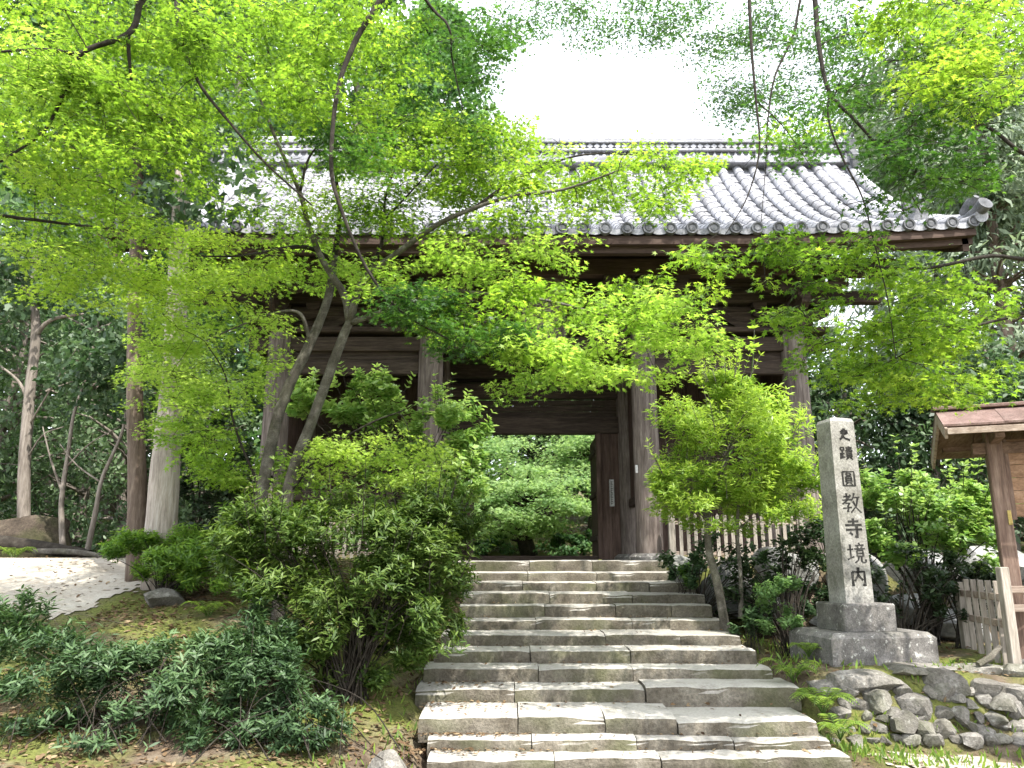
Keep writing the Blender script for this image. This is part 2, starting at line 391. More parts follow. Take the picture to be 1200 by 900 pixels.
STEP = []
for i in range(13):
    Y = DEP[i]; z1 = zof(ROWS[i], Y); zb = zof(ROWS[i + 1], DEP[i + 1]) - .06
    STEP.append((Y, z1))
    xl, xr = xof(LEFT[i], ROWS[i], Y), xof(RIGHT[i], ROWS[i], Y)
    yb = 13.0 if i == 0 else DEP[i - 1] + .10
    if i == 0: yb = 12.42
    js = [0] + JOINTS[i] + [1]
    for k in range(len(js) - 1):
        a = xl + (xr - xl) * js[k] + .004; b = xl + (xr - xl) * js[k + 1] - .004
        dz = random.uniform(-.010, .008); dy = random.uniform(-.02, .02)
        if i == 9 and k == 2: dz += .03; dy -= .05
        if i == 10 and k == 3: dz -= .02; dy -= .03
        o = rough_block(a, b, Y + dy, yb, zb, z1 + dz, i * 3.7 + k * 1.9, amp=.018 if i > 11 else .009, chip=.022).build('step_stone', M['step'], stairs)
        autosmooth(o, 45)

# stone floor of the gate, slab by slab
floor = tag(bpy.data.objects.new('gate_floor', None), kind='structure'); COL.objects.link(floor); WORLD[floor] = Vector((0, 0, 0))
FZ = -.03
for r in range(9):
    y0 = 12.43 + r * .66
    cuts = [-4.9] + sorted(-4.9 + 10.7 * (q + random.uniform(-.25, .25)) / 9 for q in range(1, 9)) + [5.8]
    for a, b in zip(cuts, cuts[1:]):
        MB().box(a + .004, b - .004, y0, y0 + .652, -.5, FZ + random.uniform(-.006, .004), bev=.01).build('paving_slab', M['paving'], floor)

# ------------------------------------------------------------------ temple gate
GX = .44; GY = 15.2; BX = [-4.56, -1.88, 1.88, 4.56]; CY = [13.2, 15.2, 17.2]
gate = empty('temple_gate', (GX, 13.2, FZ), 'old dark timber temple gate with grey tiled roof at top of stone steps', 'gate')
CT = 3.92
def column(x, y, r=.225):
    mb = MB(); zs = [FZ + .1, FZ + .3, 1.0, 2.2, 3.2, CT]; n = 20
    mb.tube([(x, y, z) for z in zs], [r * k for k in (1.0, 1.0, 1.0, .985, .97, .93)], n)
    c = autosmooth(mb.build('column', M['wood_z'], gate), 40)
    s = MB(); s.tube([(x, y, FZ - .03), (x, y, FZ + .06), (x, y, FZ + .12)], [.36, .36, .29], 14)
    autosmooth(s.build('column_base', M['granite_dark'], c), 40)
    return c
for y in CY:
    for bx in BX: column(GX + bx, y)
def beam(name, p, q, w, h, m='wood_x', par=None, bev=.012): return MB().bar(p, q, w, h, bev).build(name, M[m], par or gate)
XL, XR = GX - 4.56, GX + 4.56
# tie beams: head ties, lower ties, in front, middle and back rows
for y in CY:
    beam('head_tie_beam', (XL - .55, y, 3.72), (XR + .55, y, 3.72), .17, .26)
    beam('plate_beam', (XL - .62, y, CT + .045), (XR + .62, y, CT + .045), .36, .09)
for a, b in ((0, 1), (2, 3)):
    beam('tie_beam', (GX + BX[a] + .2, 13.2, 3.28), (GX + BX[b] - .2, 13.2, 3.28), .13, .22)
    beam('tie_beam', (GX + BX[a] + .2, 13.2, 1.05), (GX + BX[b] - .2, 13.2, 1.05), .12, .16)
    for k in range(3):   # infill boards above the lower tie
        beam('infill_board', (GX + BX[a] + .2, 13.23, 3.425 + k * .075), (GX + BX[b] - .2, 13.23, 3.425 + k * .075), .03, .07, bev=.004)
    beam('tie_beam', (GX + BX[a] + .2, 15.2, 2.5), (GX + BX[b] - .2, 15.2, 2.5), .14, .24)
# side ties between rows and plank side walls
for x in (XL, XR, GX + BX[1], GX + BX[2]):
    for y0, y1 in ((13.2, 15.2), (15.2, 17.2)):
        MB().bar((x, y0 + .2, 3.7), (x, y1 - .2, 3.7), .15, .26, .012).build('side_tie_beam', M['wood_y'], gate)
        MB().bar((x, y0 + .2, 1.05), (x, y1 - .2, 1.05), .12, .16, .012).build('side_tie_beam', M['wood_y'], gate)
        n = 8
        for k in range(n):
            a = y0 + .2 + (y1 - y0 - .4) * k / n; b = y0 + .2 + (y1 - y0 - .4) * (k + 1) / n
            MB().box(x - .02, x + .02, a + .003, b - .003, 1.14 if y0 < 14 else .1, 3.56).build('wall_board', M['wood_door'], gate)
# middle row: side bays boarded up, centre bay with door frame and open passage
for a, b in ((0, 1), (2, 3)):
    n = 9
    for k in range(n):
        x0 = GX + BX[a] + .2 + (BX[b] - BX[a] - .4) * k / n; x1 = GX + BX[a] + .2 + (BX[b] - BX[a] - .4) * (k + 1) / n
        MB().box(x0 + .003, x1 - .003, 15.17, 15.21, .1, 3.6).build('wall_board', M['wood_door'], gate)
OPEN = 1.22
beam('lintel', (GX - 1.68, 15.2, 2.60), (GX + 1.68, 15.2, 2.60), .22, .34, 'wood_x')
beam('lintel', (GX - 1.68, 15.2, 3.30), (GX + 1.68, 15.2, 3.30), .2, .3, 'wood_x')
for k in range(3):
    beam('transom_board', (GX - 1.68, 15.22, 2.83 + k * .12), (GX + 1.68, 15.22, 2.83 + k * .12), .04, .112, 'wood_x', bev=.004)
for s in (-1, 1):
    xj = GX + s * OPEN
    MB().box(min(xj, xj + s * .1), max(xj, xj + s * .1), 15.08, 15.3, FZ + .02, 2.43, bev=.008).build('door_jamb', M['wood_door'], gate)
    for k in range(2):
        u = xj + s * (.104 + k * .18); w = xj + s * (.28 + k * .18)
        MB().box(min(u, w), max(u, w), 15.14, 15.19, FZ + .02, 2.43).build('wing_board', M['wood_door'], gate)
    # hinged door leaf folded back behind the wing boards
    lf = MB().box(min(xj + s * .02, xj + s * .075), max(xj + s * .02, xj + s * .075), 15.32, 16.45, FZ + .06, 2.4, bev=.008).build('door_leaf', M['wood_door'], gate)
    for zz in (.35, 1.2, 2.05):
        MB().box(min(xj - s * .02, xj + s * .018), max(xj - s * .02, xj + s * .018), 15.36, 16.42, zz, zz + .1, bev=.006).build('door_rail', M['wood_y'], lf)
MB().box(GX - OPEN, GX + OPEN, 15.1, 15.3, FZ, FZ + .09, bev=.01).build('threshold', M['wood_x'], gate)
# paper strip pasted on the wing board, with small marks
ps = at(717, 577, 15.13)
strip = MB().box(ps.x - .045, ps.x + .045, 15.128, 15.136, ps.z - .27, ps.z + .25).build('paper_strip', M['paper'], gate)
mb = MB()
for k in range(11):
    zc = ps.z + .2 - k * .042
    mb.box(ps.x - .02, ps.x + .018, 15.1255, 15.1275, zc, zc + .007); mb.box(ps.x - .014, ps.x - .006, 15.1255, 15.1275, zc - .018, zc + .02)
    if k % 2: mb.box(ps.x + .004, ps.x + .01, 15.1255, 15.1275, zc - .014, zc + .012)
mb.build('strip_marks', M['ink'], strip)
p2 = at(746, 550, 12.97)
MB().box(p2.x - .02, p2.x + .02, 12.955, 12.965, p2.z - .06, p2.z + .07).build('paper_strip', M['paper'], gate)

# bracket sets on the columns
def bracket(x, y, z, out):
    root = MB().prism([(x - .17, z + .1), (x - .23, z + .24), (x + .23, z + .24), (x + .17, z + .1)], y - .2, y + .2).build('bracket_set', M['wood_x'], gate)
    def boat(L, h, z0): return [(-L, z0 + h), (-L, z0 + h * .55), (-L * .8, z0 + h * .2), (-L * .5, z0), (L * .5, z0), (L * .8, z0 + h * .2), (L, z0 + h * .55), (L, z0 + h)]
    MB().prism([(x + u, v) for u, v in boat(.68, .19, z + .235)], y - .075, y + .075).build('bracket_arm', M['wood_x'], root)
    MB().prism([(y + u, v) for u, v in boat(.80, .19, z + .24)], x - .072, x + .072, 'yz').build('bracket_arm', M['wood_y'], root)
    for dx, dy in ((-.56, 0), (0, 0), (.56, 0), (0, -.66), (0, .66)):
        MB().prism([(x + dx - .08, z + .428), (x + dx - .125, z + .49), (x + dx - .125, z + .56), (x + dx + .125, z + .56), (x + dx + .125, z + .49), (x + dx + .08, z + .428)], y + dy - .12, y + dy + .12).build('bearing_block', M['wood_x'], root)
    MB().prism([(x + u, v) for u, v in boat(.78, .17, z + .562)], y - .66 - .07, y - .66 + .07).build('bracket_arm', M['wood_x'], root)
    for dx in (-.62, 0, .62):
        MB().prism([(x + dx - .08, z + .732), (x + dx - .12, z + .79), (x + dx - .12, z + .83), (x + dx + .12, z + .83), (x + dx + .12, z + .79), (x + dx + .08, z + .732)], y - .78, y - .54).build('bearing_block', M['wood_x'], root)
for y in (13.2, 17.2):
    for bx in BX: bracket(GX + bx, y, CT, 0)
# frog-leg struts between the brackets
def frog(xc, y):
    z = CT + .09
    pts = [(-.62, 0), (-.5, .1), (-.3, .19), (-.14, .34), (.14, .34), (.3, .19), (.5, .1), (.62, 0), (.4, 0), (.26, .09), (.08, .2), (-.08, .2), (-.26, .09), (-.4, 0)]
    MB().prism([(xc + u, z + v) for u, v in pts], y - .05, y + .05).build('frog_leg_strut', M['wood_x'], gate)
for a, b in ((0, 1), (1, 2), (2, 3)):
    frog(GX + (BX[a] + BX[b]) / 2, 13.2)
beam('purlin', (GX - 6.2, 12.54, CT + .99), (GX + 6.2, 12.54, CT + .99), .2, .3, 'wood_red')
beam('purlin', (GX - 6.2, 13.2, CT + .68), (GX + 6.2, 13.2, CT + .68), .17, .22)
for k in range(5):
    beam('infill_board', (XL, 13.24, CT + .125 + k * .09), (XR, 13.24, CT + .125 + k * .09), .03, .085, bev=.004)
for k in range(6):
    beam('infill_board', (XL, 13.2, CT + .84 + k * .12), (XR, 13.2, CT + .84 + k * .12), .05, .114, bev=.004)
beam('purlin', (GX - 6.2, 17.86, CT + .99), (GX + 6.2, 17.86, CT + .99), .2, .3, 'wood_red')
# nose ends of the tie beams at the corners are the beam overhangs; rainbow beams across the depth
for x in (XL, GX + BX[1], GX + BX[2], XR):
    MB().bar((x, 12.3, CT + .62), (x, 18.1, CT + .62), .16, .2, .012).build('cross_beam', M['wood_y'], gate)
# boarded ceiling
for k in range(16):
    x0 = XL + (XR - XL) * k / 16
    MB().box(x0 + .004, x0 + (XR - XL) / 16 - .004, 13.3, 17.1, CT + .74, CT + .765).build('ceiling_board', M['wood_y'], gate)

# roof -------------------------------------------------------------
def prof(s): return 4.98 + .36 * s + .112 * s * s           # s from eave (0) to ridge (4)
EV = 11.2
roof = bpy.data.objects.new('roof', None); COL.objects.link(roof); roof.parent = gate; WORLD[roof] = WORLD[gate].copy()
HALF = 6.82
def lift(x): return .16 * (abs(x - GX) / HALF) ** 4
# front and rear boarding (solid curved slabs)
def slab(sgn, nm):
    mb = MB(); S = [k * .25 for k in range(17)]; XS = [GX - HALF + 2 * HALF * k / 24 for k in range(25)]; n = len(S)
    for t in (-.15, -.05):
        for x in XS:
            for s in S: mb.v.append((x, GY - sgn * (4 - s), prof(s) + t + lift(x) * (1 - s / 4)))
    N = len(XS) * n
    for a in range(len(XS) - 1):
        for s in range(n - 1):
            q = (a * n + s, a * n + s + 1, (a + 1) * n + s + 1, (a + 1) * n + s)
            mb.f.append(q); mb.f.append(tuple(N + w for w in reversed(q)))
    for a in range(len(XS) - 1):
        for s in (0, n - 1): mb.f.append((a * n + s, (a + 1) * n + s, N + (a + 1) * n + s, N + a * n + s))
    for a in (0, len(XS) - 1):
        for s in range(n - 1): mb.f.append((a * n + s, a * n + s + 1, N + a * n + s + 1, N + a * n + s))
    return mb.build(nm, M['wood_red'], roof, smooth=False)
slab(1, 'roof_boarding'); slab(-1, 'roof_boarding')
NR = 41; SPC = 2 * (HALF - .05) / (NR - 1)
def rib_mesh():
    mb = MB(); n = 8; segs = []
    L = 16
    for c in range(L):
        s0, s1 = -.06 + (4.0 + .02) * c / L, -.06 + (4.0 + .02) * (c + 1) / L
        for s, r in ((s0, .105), (s1, .092)): segs.append((s, r))
    for s, r in segs:
        ss = max(s, 0); z = prof(ss) + (s - ss) * .36
        sl = .36 + .224 * ss; nrm = Vector((0, -sl, 1)).normalized()
        for k in range(n + 1):
            a = math.pi * k / n
            p = Vector((math.cos(a) * r, s - 4, z + .05)) + nrm * (math.sin(a) * r)
            mb.v.append(tuple(p))
    for i in range(len(segs) - 1):
        for k in range(n):
            mb.f.append((i * (n + 1) + k, i * (n + 1) + k + 1, (i + 1) * (n + 1) + k + 1, (i + 1) * (n + 1) + k))
    return mb.mesh('tile_rib', M['tile'])
def pan_mesh():
    mb = MB(); w = SPC / 2; C = 17; n = 6; rows = []
    for c in range(C):
        s0, s1 = -.04 + 4.02 * c / C, -.04 + 4.02 * (c + 1) / C
        rows.append((s0, .034)); rows.append((s1 + .01, .004))
    for s, h in rows:
        ss = min(max(s, 0), 4); z = prof(ss) + (s - ss) * .36
        for k in range(n + 1):
            u = -1 + 2 * k / n
            mb.v.append((u * w, s - 4, z + h + .035 * u * u))
    for i in range(len(rows) - 1):
        for k in range(n): mb.f.append((i * (n + 1) + k, i * (n + 1) + k + 1, (i + 1) * (n + 1) + k + 1, (i + 1) * (n + 1) + k))
    # drip tile at the eave: crescent plate
    b = len(mb.v)
    for k in range(n + 1):
        u = -1 + 2 * k / n
        mb.v.append((u * w * .95, -4.05, prof(0) - .02 + .06 + .035 * u * u)); mb.v.append((u * w * .95, -4.052, prof(0) - .075 + .05 * u * u + .02))
    for k in range(n): mb.f.append((b + 2 * k, b + 2 * k + 1, b + 2 * k + 3, b + 2 * k + 2))
    return mb.mesh('pan_tile_row', M['tile'])
def disc_mesh():
    mb = MB(); n = 18; prof_ = [(0, .0), (.045, .0), (.05, .012), (.066, .012), (.072, -.006), (.092, -.012), (.098, .03), (.098, .08)]
    for r, d in prof_[1:]:
        for k in range(n):
            a = 2 * math.pi * k / n; mb.v.append((math.cos(a) * r, d, math.sin(a) * r))
    N = len(prof_) - 1
    for i in range(N - 1):
        for k in range(n): mb.f.append((i * n + k, i * n + (k + 1) % n, (i + 1) * n + (k + 1) % n, (i + 1) * n + k))
    mb.f.append(tuple(range(n)))
    return mb.mesh('eave_disc', M['tile_dark'])
rm, pm, dm = rib_mesh(), pan_mesh(), disc_mesh()
dm.polygons.foreach_set('use_smooth', [False] * len(dm.polygons))
for k in range(NR):
    x = GX - HALF + .05 + SPC * k; lz = lift(x) * .75
    o = link('tile_rib', rm, roof, (x, GY, lz))
    o.rotation_euler = (0, 0, random.uniform(-.004, .004))
    link('eave_disc', dm, roof, (x, EV - .085, prof(0) + .045 + lift(x) * .75))
    if k < NR - 1:
        o = link('pan_tile_row', pm, roof, (x + SPC / 2, GY, lift(x + SPC / 2) * .75))
# eave boards
for nm, y0, y1, z0, z1 in (('eave_board', EV - .02, EV + .1, -.2, -.1), ('eave_board', EV + .1, EV + .22, -.30, -.16)):
    mb = MB(); XS = [GX - HALF + 2 * HALF * k / 24 for k in range(25)]
    for x in XS:
        for y, z in ((y0, z0), (y0, z1), (y1, z1), (y1, z0)): mb.v.append((x, y, 4.98 + z + lift(x)))
    for a in range(24):
        for k in range(4): mb.f.append((a * 4 + k, a * 4 + (k + 1) % 4, a * 4 + 4 + (k + 1) % 4, a * 4 + 4 + k))
    mb.f.append((0, 1, 2, 3)); mb.f.append((99, 98, 97, 96)); mb.build(nm, M['wood_red'], roof)
# rafters
def rafter(sgn):
    mb = MB(); S = [.12, 1.2, 2.4]
    for s in S:
        for u, w in ((-.04, -.12), (-.04, -.22), (.04, -.22), (.04, -.12)): mb.v.append((u, -sgn * (4 - s), prof(s) + w))
    for a in range(len(S) - 1):
        for k in range(4): mb.f.append((a * 4 + k, a * 4 + (k + 1) % 4, a * 4 + 4 + (k + 1) % 4, a * 4 + 4 + k))
    mb.f.append((3, 2, 1, 0)); mb.f.append((8, 9, 10, 11)); return mb.mesh('rafter', M['wood_y'])
rf = rafter(1)
for k in range(54):
    x = GX - HALF + .25 + (2 * HALF - .5) * k / 53
    link('rafter', rf, roof, (x, GY, lift(x) * .7))
# bargeboards at the gable ends
for s in (-1, 1):
    mb = MB(); x = GX + s * (HALF - .12); S = [k * .4 for k in range(21)]
    for q in S:
        ss = q if q <= 4 else 8 - q
        for u, w in ((-.05, -.11), (-.05, -.42), (.05, -.42), (.05, -.11)): mb.v.append((x + u, EV + .1 + q * 7.8 / 8, prof(max(ss, 0.02)) + w + lift(x) * (1 - ss / 4)))
    for a in range(20):
        for k in range(4): mb.f.append((a * 4 + k, a * 4 + (k + 1) % 4, a * 4 + 4 + (k + 1) % 4, a * 4 + 4 + k))
    mb.f.append((3, 2, 1, 0)); mb.f.append((80, 81, 82, 83)); mb.build('bargeboard', M['wood_red'], roof)
    # gable wall
    xg = GX + s * 4.56; pts = [(13.2 + k * .5, prof(4 - abs(13.2 + k * .5 - 15.2)) - .14) for k in range(9)]
    MB().prism([(13.2, CT + .78)] + pts + [(17.2, CT + .78)], xg - .03, xg + .03, 'yz').build('gable_wall', M['wood_y'], gate)
    # verge cover: descending ridge that ends in an ornament, and outer verge roll
    mb = MB(); xx = GX + s * (HALF - .55); pts = []; 
    for k in range(15):
        q = .75 + 3.2 * k / 14; pts.append((xx, EV + q, prof(q) + .17 + lift(xx) * (1 - q / 4)))
    mb.tube(pts, .12, 10); autosmooth(mb.build('descending_ridge', M['tile'], roof), 50)
    mb = MB()
    mb.prism([(xx + u, prof(.72) + v + lift(xx)) for u, v in ((-.2, .04), (-.23, .2), (-.13, .27), (-.17, .4), (-.07, .36), (0, .46), (.07, .36), (.17, .4), (.13, .27), (.23, .2), (.2, .04))], EV + .62, EV + .76)
    mb.tube([(xx, EV + .66, prof(.7) + .38 + lift(xx)), (xx, EV + .45, prof(.7) + .43 + lift(xx))], .055, 10)
    mb.build('ridge_end_tile', M['tile_dark'], roof)
    mb = MB(); xx = GX + s * (HALF + .06); pts = []
    for k in range(17):
        q = -.12 + 4.1 * k / 16; qq = max(q, 0); pts.append((xx, EV + q, prof(qq) + .07 + lift(xx) * (1 - qq / 4)))
    mb.tube(pts, .105, 10); autosmooth(mb.build('verge_roll', M['tile'], roof), 50)
    mb = MB(); z0 = prof(0) + .1 + lift(xx)
    mb.tube([(xx, EV + .25, z0 + .06), (xx, EV - .05, z0 + .07), (xx + s * .02, EV - .22, z0 + .14)], [.10, .105, .115], 12)
    mb.tube([(xx, EV + .3, z0 + .2), (xx, EV + .12, z0 + .26), (xx + s * .02, EV + .0, z0 + .36)], [.09, .11, .06], 10)
    autosmooth(mb.build('corner_tile', M['tile_dark'], roof), 50)
# main ridge: stacked courses
RX0, RX1 = GX - HALF - .02, GX + HALF - .02
rz = prof(4) + .02
for nm, w, z0, z1, m in (('ridge_course', .62, 0, .16, 'tile'), ('ridge_course', .40, .162, .30, 'tile_dark'), ('ridge_course', .54, .302, .36, 'tile'), ('ridge_course', .38, .362, .50, 'tile_dark'), ('ridge_course', .52, .502, .56, 'tile'), ('ridge_course', .44, .562, .62, 'tile')):
    MB().box(RX0, RX1, GY - w / 2, GY + w / 2, rz + z0, rz + z1, bev=.012).build(nm, M[m], roof)
mb = MB(); N = 92
for k in range(N):
    xc = RX0 + (RX1 - RX0) * (k + .5) / N; d = .055
    mb.prism([(xc - d, rz + .165), (xc + d, rz + .165), (xc, rz + .285)], GY - .235, GY - .20)
    mb.prism([(xc - d * 1.2, rz + .43), (xc, rz + .366), (xc + d * 1.2, rz + .43), (xc, rz + .494)], GY - .225, GY - .19)
tag(mb.build('ridge_ornament_band', M['tile'], roof), kind='stuff')
mb = MB(); mb.tube([(RX0, GY, rz + .67), (RX1, GY, rz + .67)], .11, 10); autosmooth(mb.build('ridge_cap', M['tile'], roof), 50)
for s in (-1, 1):
    x = GX + s * (HALF + .0); mb = MB()
    mb.prism([(GY + u, rz + v) for u, v in ((-.42, -.18), (-.48, .1), (-.34, .3), (-.38, .52), (-.22, .6), (-.16, .82), (0, .74), (.16, .82), (.22, .6), (.38, .52), (.34, .3), (.48, .1), (.42, -.18))], x - .07, x + .07, 'yz')
    mb.tube([(x - s * .05, GY, rz + .74), (x + s * .2, GY, rz + .84)], .06, 10)
    mb.build('ridge_end_tile', M['tile_dark'], roof)

# name board hung under the eaves
pl = at(637, 360, 12.75)
brd = MB().box(pl.x - .3, pl.x + .3, 12.72, 12.77, pl.z - .55, pl.z + .5, bev=.01).build('name_board', M['plaque'], gate)
for a, b, c, d in ((-.38, -.3, -.6, .58), (.3, .38, -.6, .58), (-.3, .3, .5, .58), (-.3, .3, -.6, -.55)):
    MB().box(pl.x + a, pl.x + b, 12.69, 12.78, pl.z + c, pl.z + d, bev=.008).build('board_frame', M['wood_z'], brd)
mb = MB()
for k, (u, v) in enumerate(((0, .28), (0, -.02), (0, -.32))):
    for (a, b, c, d) in ((-.12, .12, .05, .075), (-.02, .015, -.1, .1), (-.1, .1, -.06, -.035), (-.14, -.115, -.1, .04), (.1, .125, -.09, .03)):
        mb.box(pl.x + u + a, pl.x + u + b, 12.7155, 12.7195, pl.z + v + c, pl.z + v + d)
mb.build('board_marks', M['wood_pale_z'], brd)

# picket fences in front of the side bays
def pickets(x0, x1, y, z0, z1, label):
    root = empty('picket_fence', ((x0 + x1) / 2, y, z0), label, 'fence', None)
    n = int((x1 - x0) / .115)
    for zz in (z0 + .12, z1 - .14): MB().bar((x0, y + .03, zz), (x1, y + .03, zz), .04, .06, .005).build('rail', M['wood_pale_x'], root)
    for k in range(n + 1):
        x = x0 + (x1 - x0) * k / n
        MB().prism([(x - .028, z0), (x + .028, z0), (x + .028, z1 - .03), (x, z1 + random.uniform(-.005, .012)), (x - .028, z1 - .03)], y - .012, y + .008).build('picket', M['wood_pale_z'], root)
    for x in (x0 - .04, x1 + .04): MB().box(x - .04, x + .04, y - .04, y + .05, z0, z1 + .06, bev=.006).build('post', M['wood_pale_z'], root)
pickets(GX + BX[2] + .32, GX + BX[3] - .3, 12.78, FZ, .72, 'weathered picket fence across the gate bay behind the bright round shrub')
pickets(GX + BX[0] + .3, GX + BX[1] - .32, 12.78, FZ, .72, 'weathered picket fence across the gate bay behind the leaning maple trunks')

# ------------------------------------------------------------------ inscribed stone pillar
PZ = zof(774, 8.0); PX = xof(1015, 760, 8.3)
pillar = empty('stone_pillar', (PX, 8.4, PZ), 'tall pale granite pillar carved with black characters on a stepped base', 'stone pillar')
RZ = Matrix.Translation((PX, 8.42, 0)) @ Matrix.Rotation(R(9), 4, 'Z') @ Matrix.Translation((-PX, -8.42, 0))
def pbox(x0, x1, y0, y1, z0, z1, bev, nm, m):
    mb = MB(); mb.box(x0, x1, y0, y1, z0, z1, RZ, bev); return mb.build(nm, M[m], pillar)
hgt = (zof(742, 8.0) - PZ)
# lower base: chamfered slab
mb = MB(); a, b = .575, .50; z0, z1, z2 = PZ - .12, PZ + hgt * .8, PZ + hgt
cx, cyy = PX, 8.42
vs_ = [(cx + sx * q, cyy + sy * q, z) for q, z in ((a, z0), (a, z1), (a - .06, z2)) for sx, sy in ((-1, -.72), (1, -.72), (1, .72), (-1, .72))]
vs_ = [RZ @ Vector(v) for v in vs_]
mb.add(vs_, [(3, 2, 1, 0), (8, 9, 10, 11)] + [(i * 4 + k, i * 4 + (k + 1) % 4, i * 4 + 4 + (k + 1) % 4, i * 4 + 4 + k) for i in (0, 1) for k in range(4)])
mb.build('lower_base', M['granite_dark'], pillar)
zt = zof(708, 8.1); zt2 = zof(485, 8.15)
ox = -.03
pbox(PX + ox - .29, PX + ox + .29, 8.42 - .27, 8.42 + .27, z2 - .01, zt, .015, 'upper_base', 'granite_dark')
# shaft: slightly tapered with a low pyramid top
mb = MB(); sx0 = PX + ox - .03; A, B = .158, .136
lay = [(A, zt - .01), (A, zt + .02), (B + .004, zt2 - .06), (B - .012, zt2 - .025)]
vs_ = [(sx0 + u * r, 8.42 + v * r, z) for r, z in lay for u, v in ((-1, -1), (1, -1), (1, 1), (-1, 1))] + [(sx0, 8.42, zt2 + .01)]
mb.add([RZ @ Vector(v) for v in vs_], [(3, 2, 1, 0)] + [(i * 4 + k, i * 4 + (k + 1) % 4, i * 4 + 4 + (k + 1) % 4, i * 4 + 4 + k) for i in range(3) for k in range(4)] + [(12 + k, 12 + (k + 1) % 4, 16) for k in range(4)])
shaft = mb.build('shaft', M['granite'], pillar)
GLYPH = [
 (.86, [[(28,78),(31,52)],[(28,78),(72,80),(69,54)],[(31,55),(69,55)],[(51,97),(50,55),(38,28),(12,8)],[(28,40),(55,18),(92,4)]]),
 (.95, [[(12,88),(14,68)],[(12,88),(36,89),(34,68)],[(14,70),(34,70)],[(25,66),(25,18)],[(25,45),(40,46)],[(12,50),(12,15)],[(5,9),(42,22)],[(50,87),(94,89)],[(53,77),(91,78)],[(72,98),(72,66)],[(46,65),(98,66)],[(56,57),(56,20)],[(56,57),(88,58),(88,20)],[(56,45),(88,45)],[(56,33),(88,33)],[(56,21),(88,21)],[(64,18),(48,2)],[(78,18),(96,3)]]),
 (.86, [[(12,92),(12,5)],[(12,92),(88,94),(88,5)],[(12,8),(88,8)],[(36,83),(37,70)],[(36,83),(64,83),(63,70)],[(37,71),(63,71)],[(32,62),(32,28)],[(32,62),(68,62),(68,28)],[(32,51),(68,51)],[(32,40),(68,40)],[(32,29),(68,29)],[(42,26),(28,14)],[(58,26),(74,14)]]),
 (1.08, [[(12,80),(46,81)],[(29,96),(29,64)],[(5,63),(54,66)],[(50,88),(30,62),(5,44)],[(20,48),(44,49),(32,36)],[(32,38),(33,8),(24,12)],[(6,24),(52,29)],[(69,97),(63,77),(52,60)],[(64,76),(96,78)],[(86,75),(76,36),(46,4)],[(60,58),(75,28),(99,4)]]),
 (1.05, [[(22,83),(78,85)],[(50,99),(50,66)],[(6,65),(94,68)],[(8,43),(94,46)],[(66,61),(66,5),(54,13)],[(28,32),(41,18)]]),
 (1.05, [[(4,66),(36,68)],[(20,92),(20,25)],[(2,19),(38,33)],[(67,99),(71,90)],[(48,86),(93,88)],[(58,83),(62,73)],[(83,83),(77,73)],[(41,69),(98,71)],[(54,62),(54,34)],[(54,62),(86,63),(86,34)],[(54,48),(86,48)],[(54,35),(86,35)],[(62,33),(58,16),(40,3)],[(76,33),(76,10),(84,4),(98,7),(98,20)]]),
 (.98, [[(16,74),(16,3)],[(16,74),(84,76),(84,5),(71,11)],[(51,98),(48,60),(28,28)],[(49,58),(73,32)]]),
]
CEN = [516, 531, 0, 0, 0, 0, 0]
cps = [(508, .75), (530, .85), (560.5, 1), (589, 1.02), (619, 1), (648, 1.05), (676, 1)]
for (sc_, strokes), (pyc, k) in zip(GLYPH, cps):
    zc = zof(pyc, 8.22); sz = .205 * sc_ * (.85 if pyc < 535 else 1.0)
    f = (zc - zt - .02) / (zt2 - .06 - zt - .02); yf = 8.42 - (A + (B + .004 - A) * f) - .0012
    tilt = (A - B - .004) / (zt2 - zt - .08)
    mb = MB(); xc = sx0 + .012
    for st in strokes:
        P = [((x - 50) / 100 * sz, (y - 50) / 100 * sz * (.92 if pyc < 535 else 1.0)) for x, y in st]
        Q = [P[0]]
        for p, q in zip(P, P[1:]):
            for m_ in range(1, 4): Q.append((p[0] + (q[0] - p[0]) * m_ / 3, p[1] + (q[1] - p[1]) * m_ / 3))
        n = len(Q); wd_ = .0145 * (1.0 if len(strokes) > 9 else 1.35)
        L, Rr = [], []
        for i, (x, z) in enumerate(Q):
            a_ = Q[max(i - 1, 0)]; b_ = Q[min(i + 1, n - 1)]; dx, dz = b_[0] - a_[0], b_[1] - a_[1]; l = math.hypot(dx, dz) or 1
            t = i / (n - 1); horiz = abs(dx) > abs(dz) * 1.6
            w = wd_ * (.5 if horiz else .68) * (1.25 - .5 * abs(math.sin(t * math.pi)) * .6 - (.35 * t if not horiz and abs(dx) > .3 * abs(dz) else 0))
            L.append((x - dz / l * w, z + dx / l * w)); Rr.append((x + dz / l * w, z - dx / l * w))
        b0 = len(mb.v)
        for d in (0, .006):
            for (x, z) in L + Rr:
                mb.v.append(tuple(RZ @ Vector((xc + x, yf + tilt * z - .0015 + d, zc + z))))
        for i in range(n - 1):
            mb.f.append((b0 + i, b0 + i + 1, b0 + n + i + 1, b0 + n + i))
        for i in range(n - 1):
            mb.f.append((b0 + i, b0 + 2 * n + i, b0 + 2 * n + i + 1, b0 + i + 1)); mb.f.append((b0 + n + i, b0 + n + i + 1, b0 + 3 * n + i + 1, b0 + 3 * n + i))
        for i in (0, n - 1): mb.f.append((b0 + i, b0 + n + i, b0 + 3 * n + i, b0 + 2 * n + i))
    mb.build('inscription_character', M['ink'], shaft)

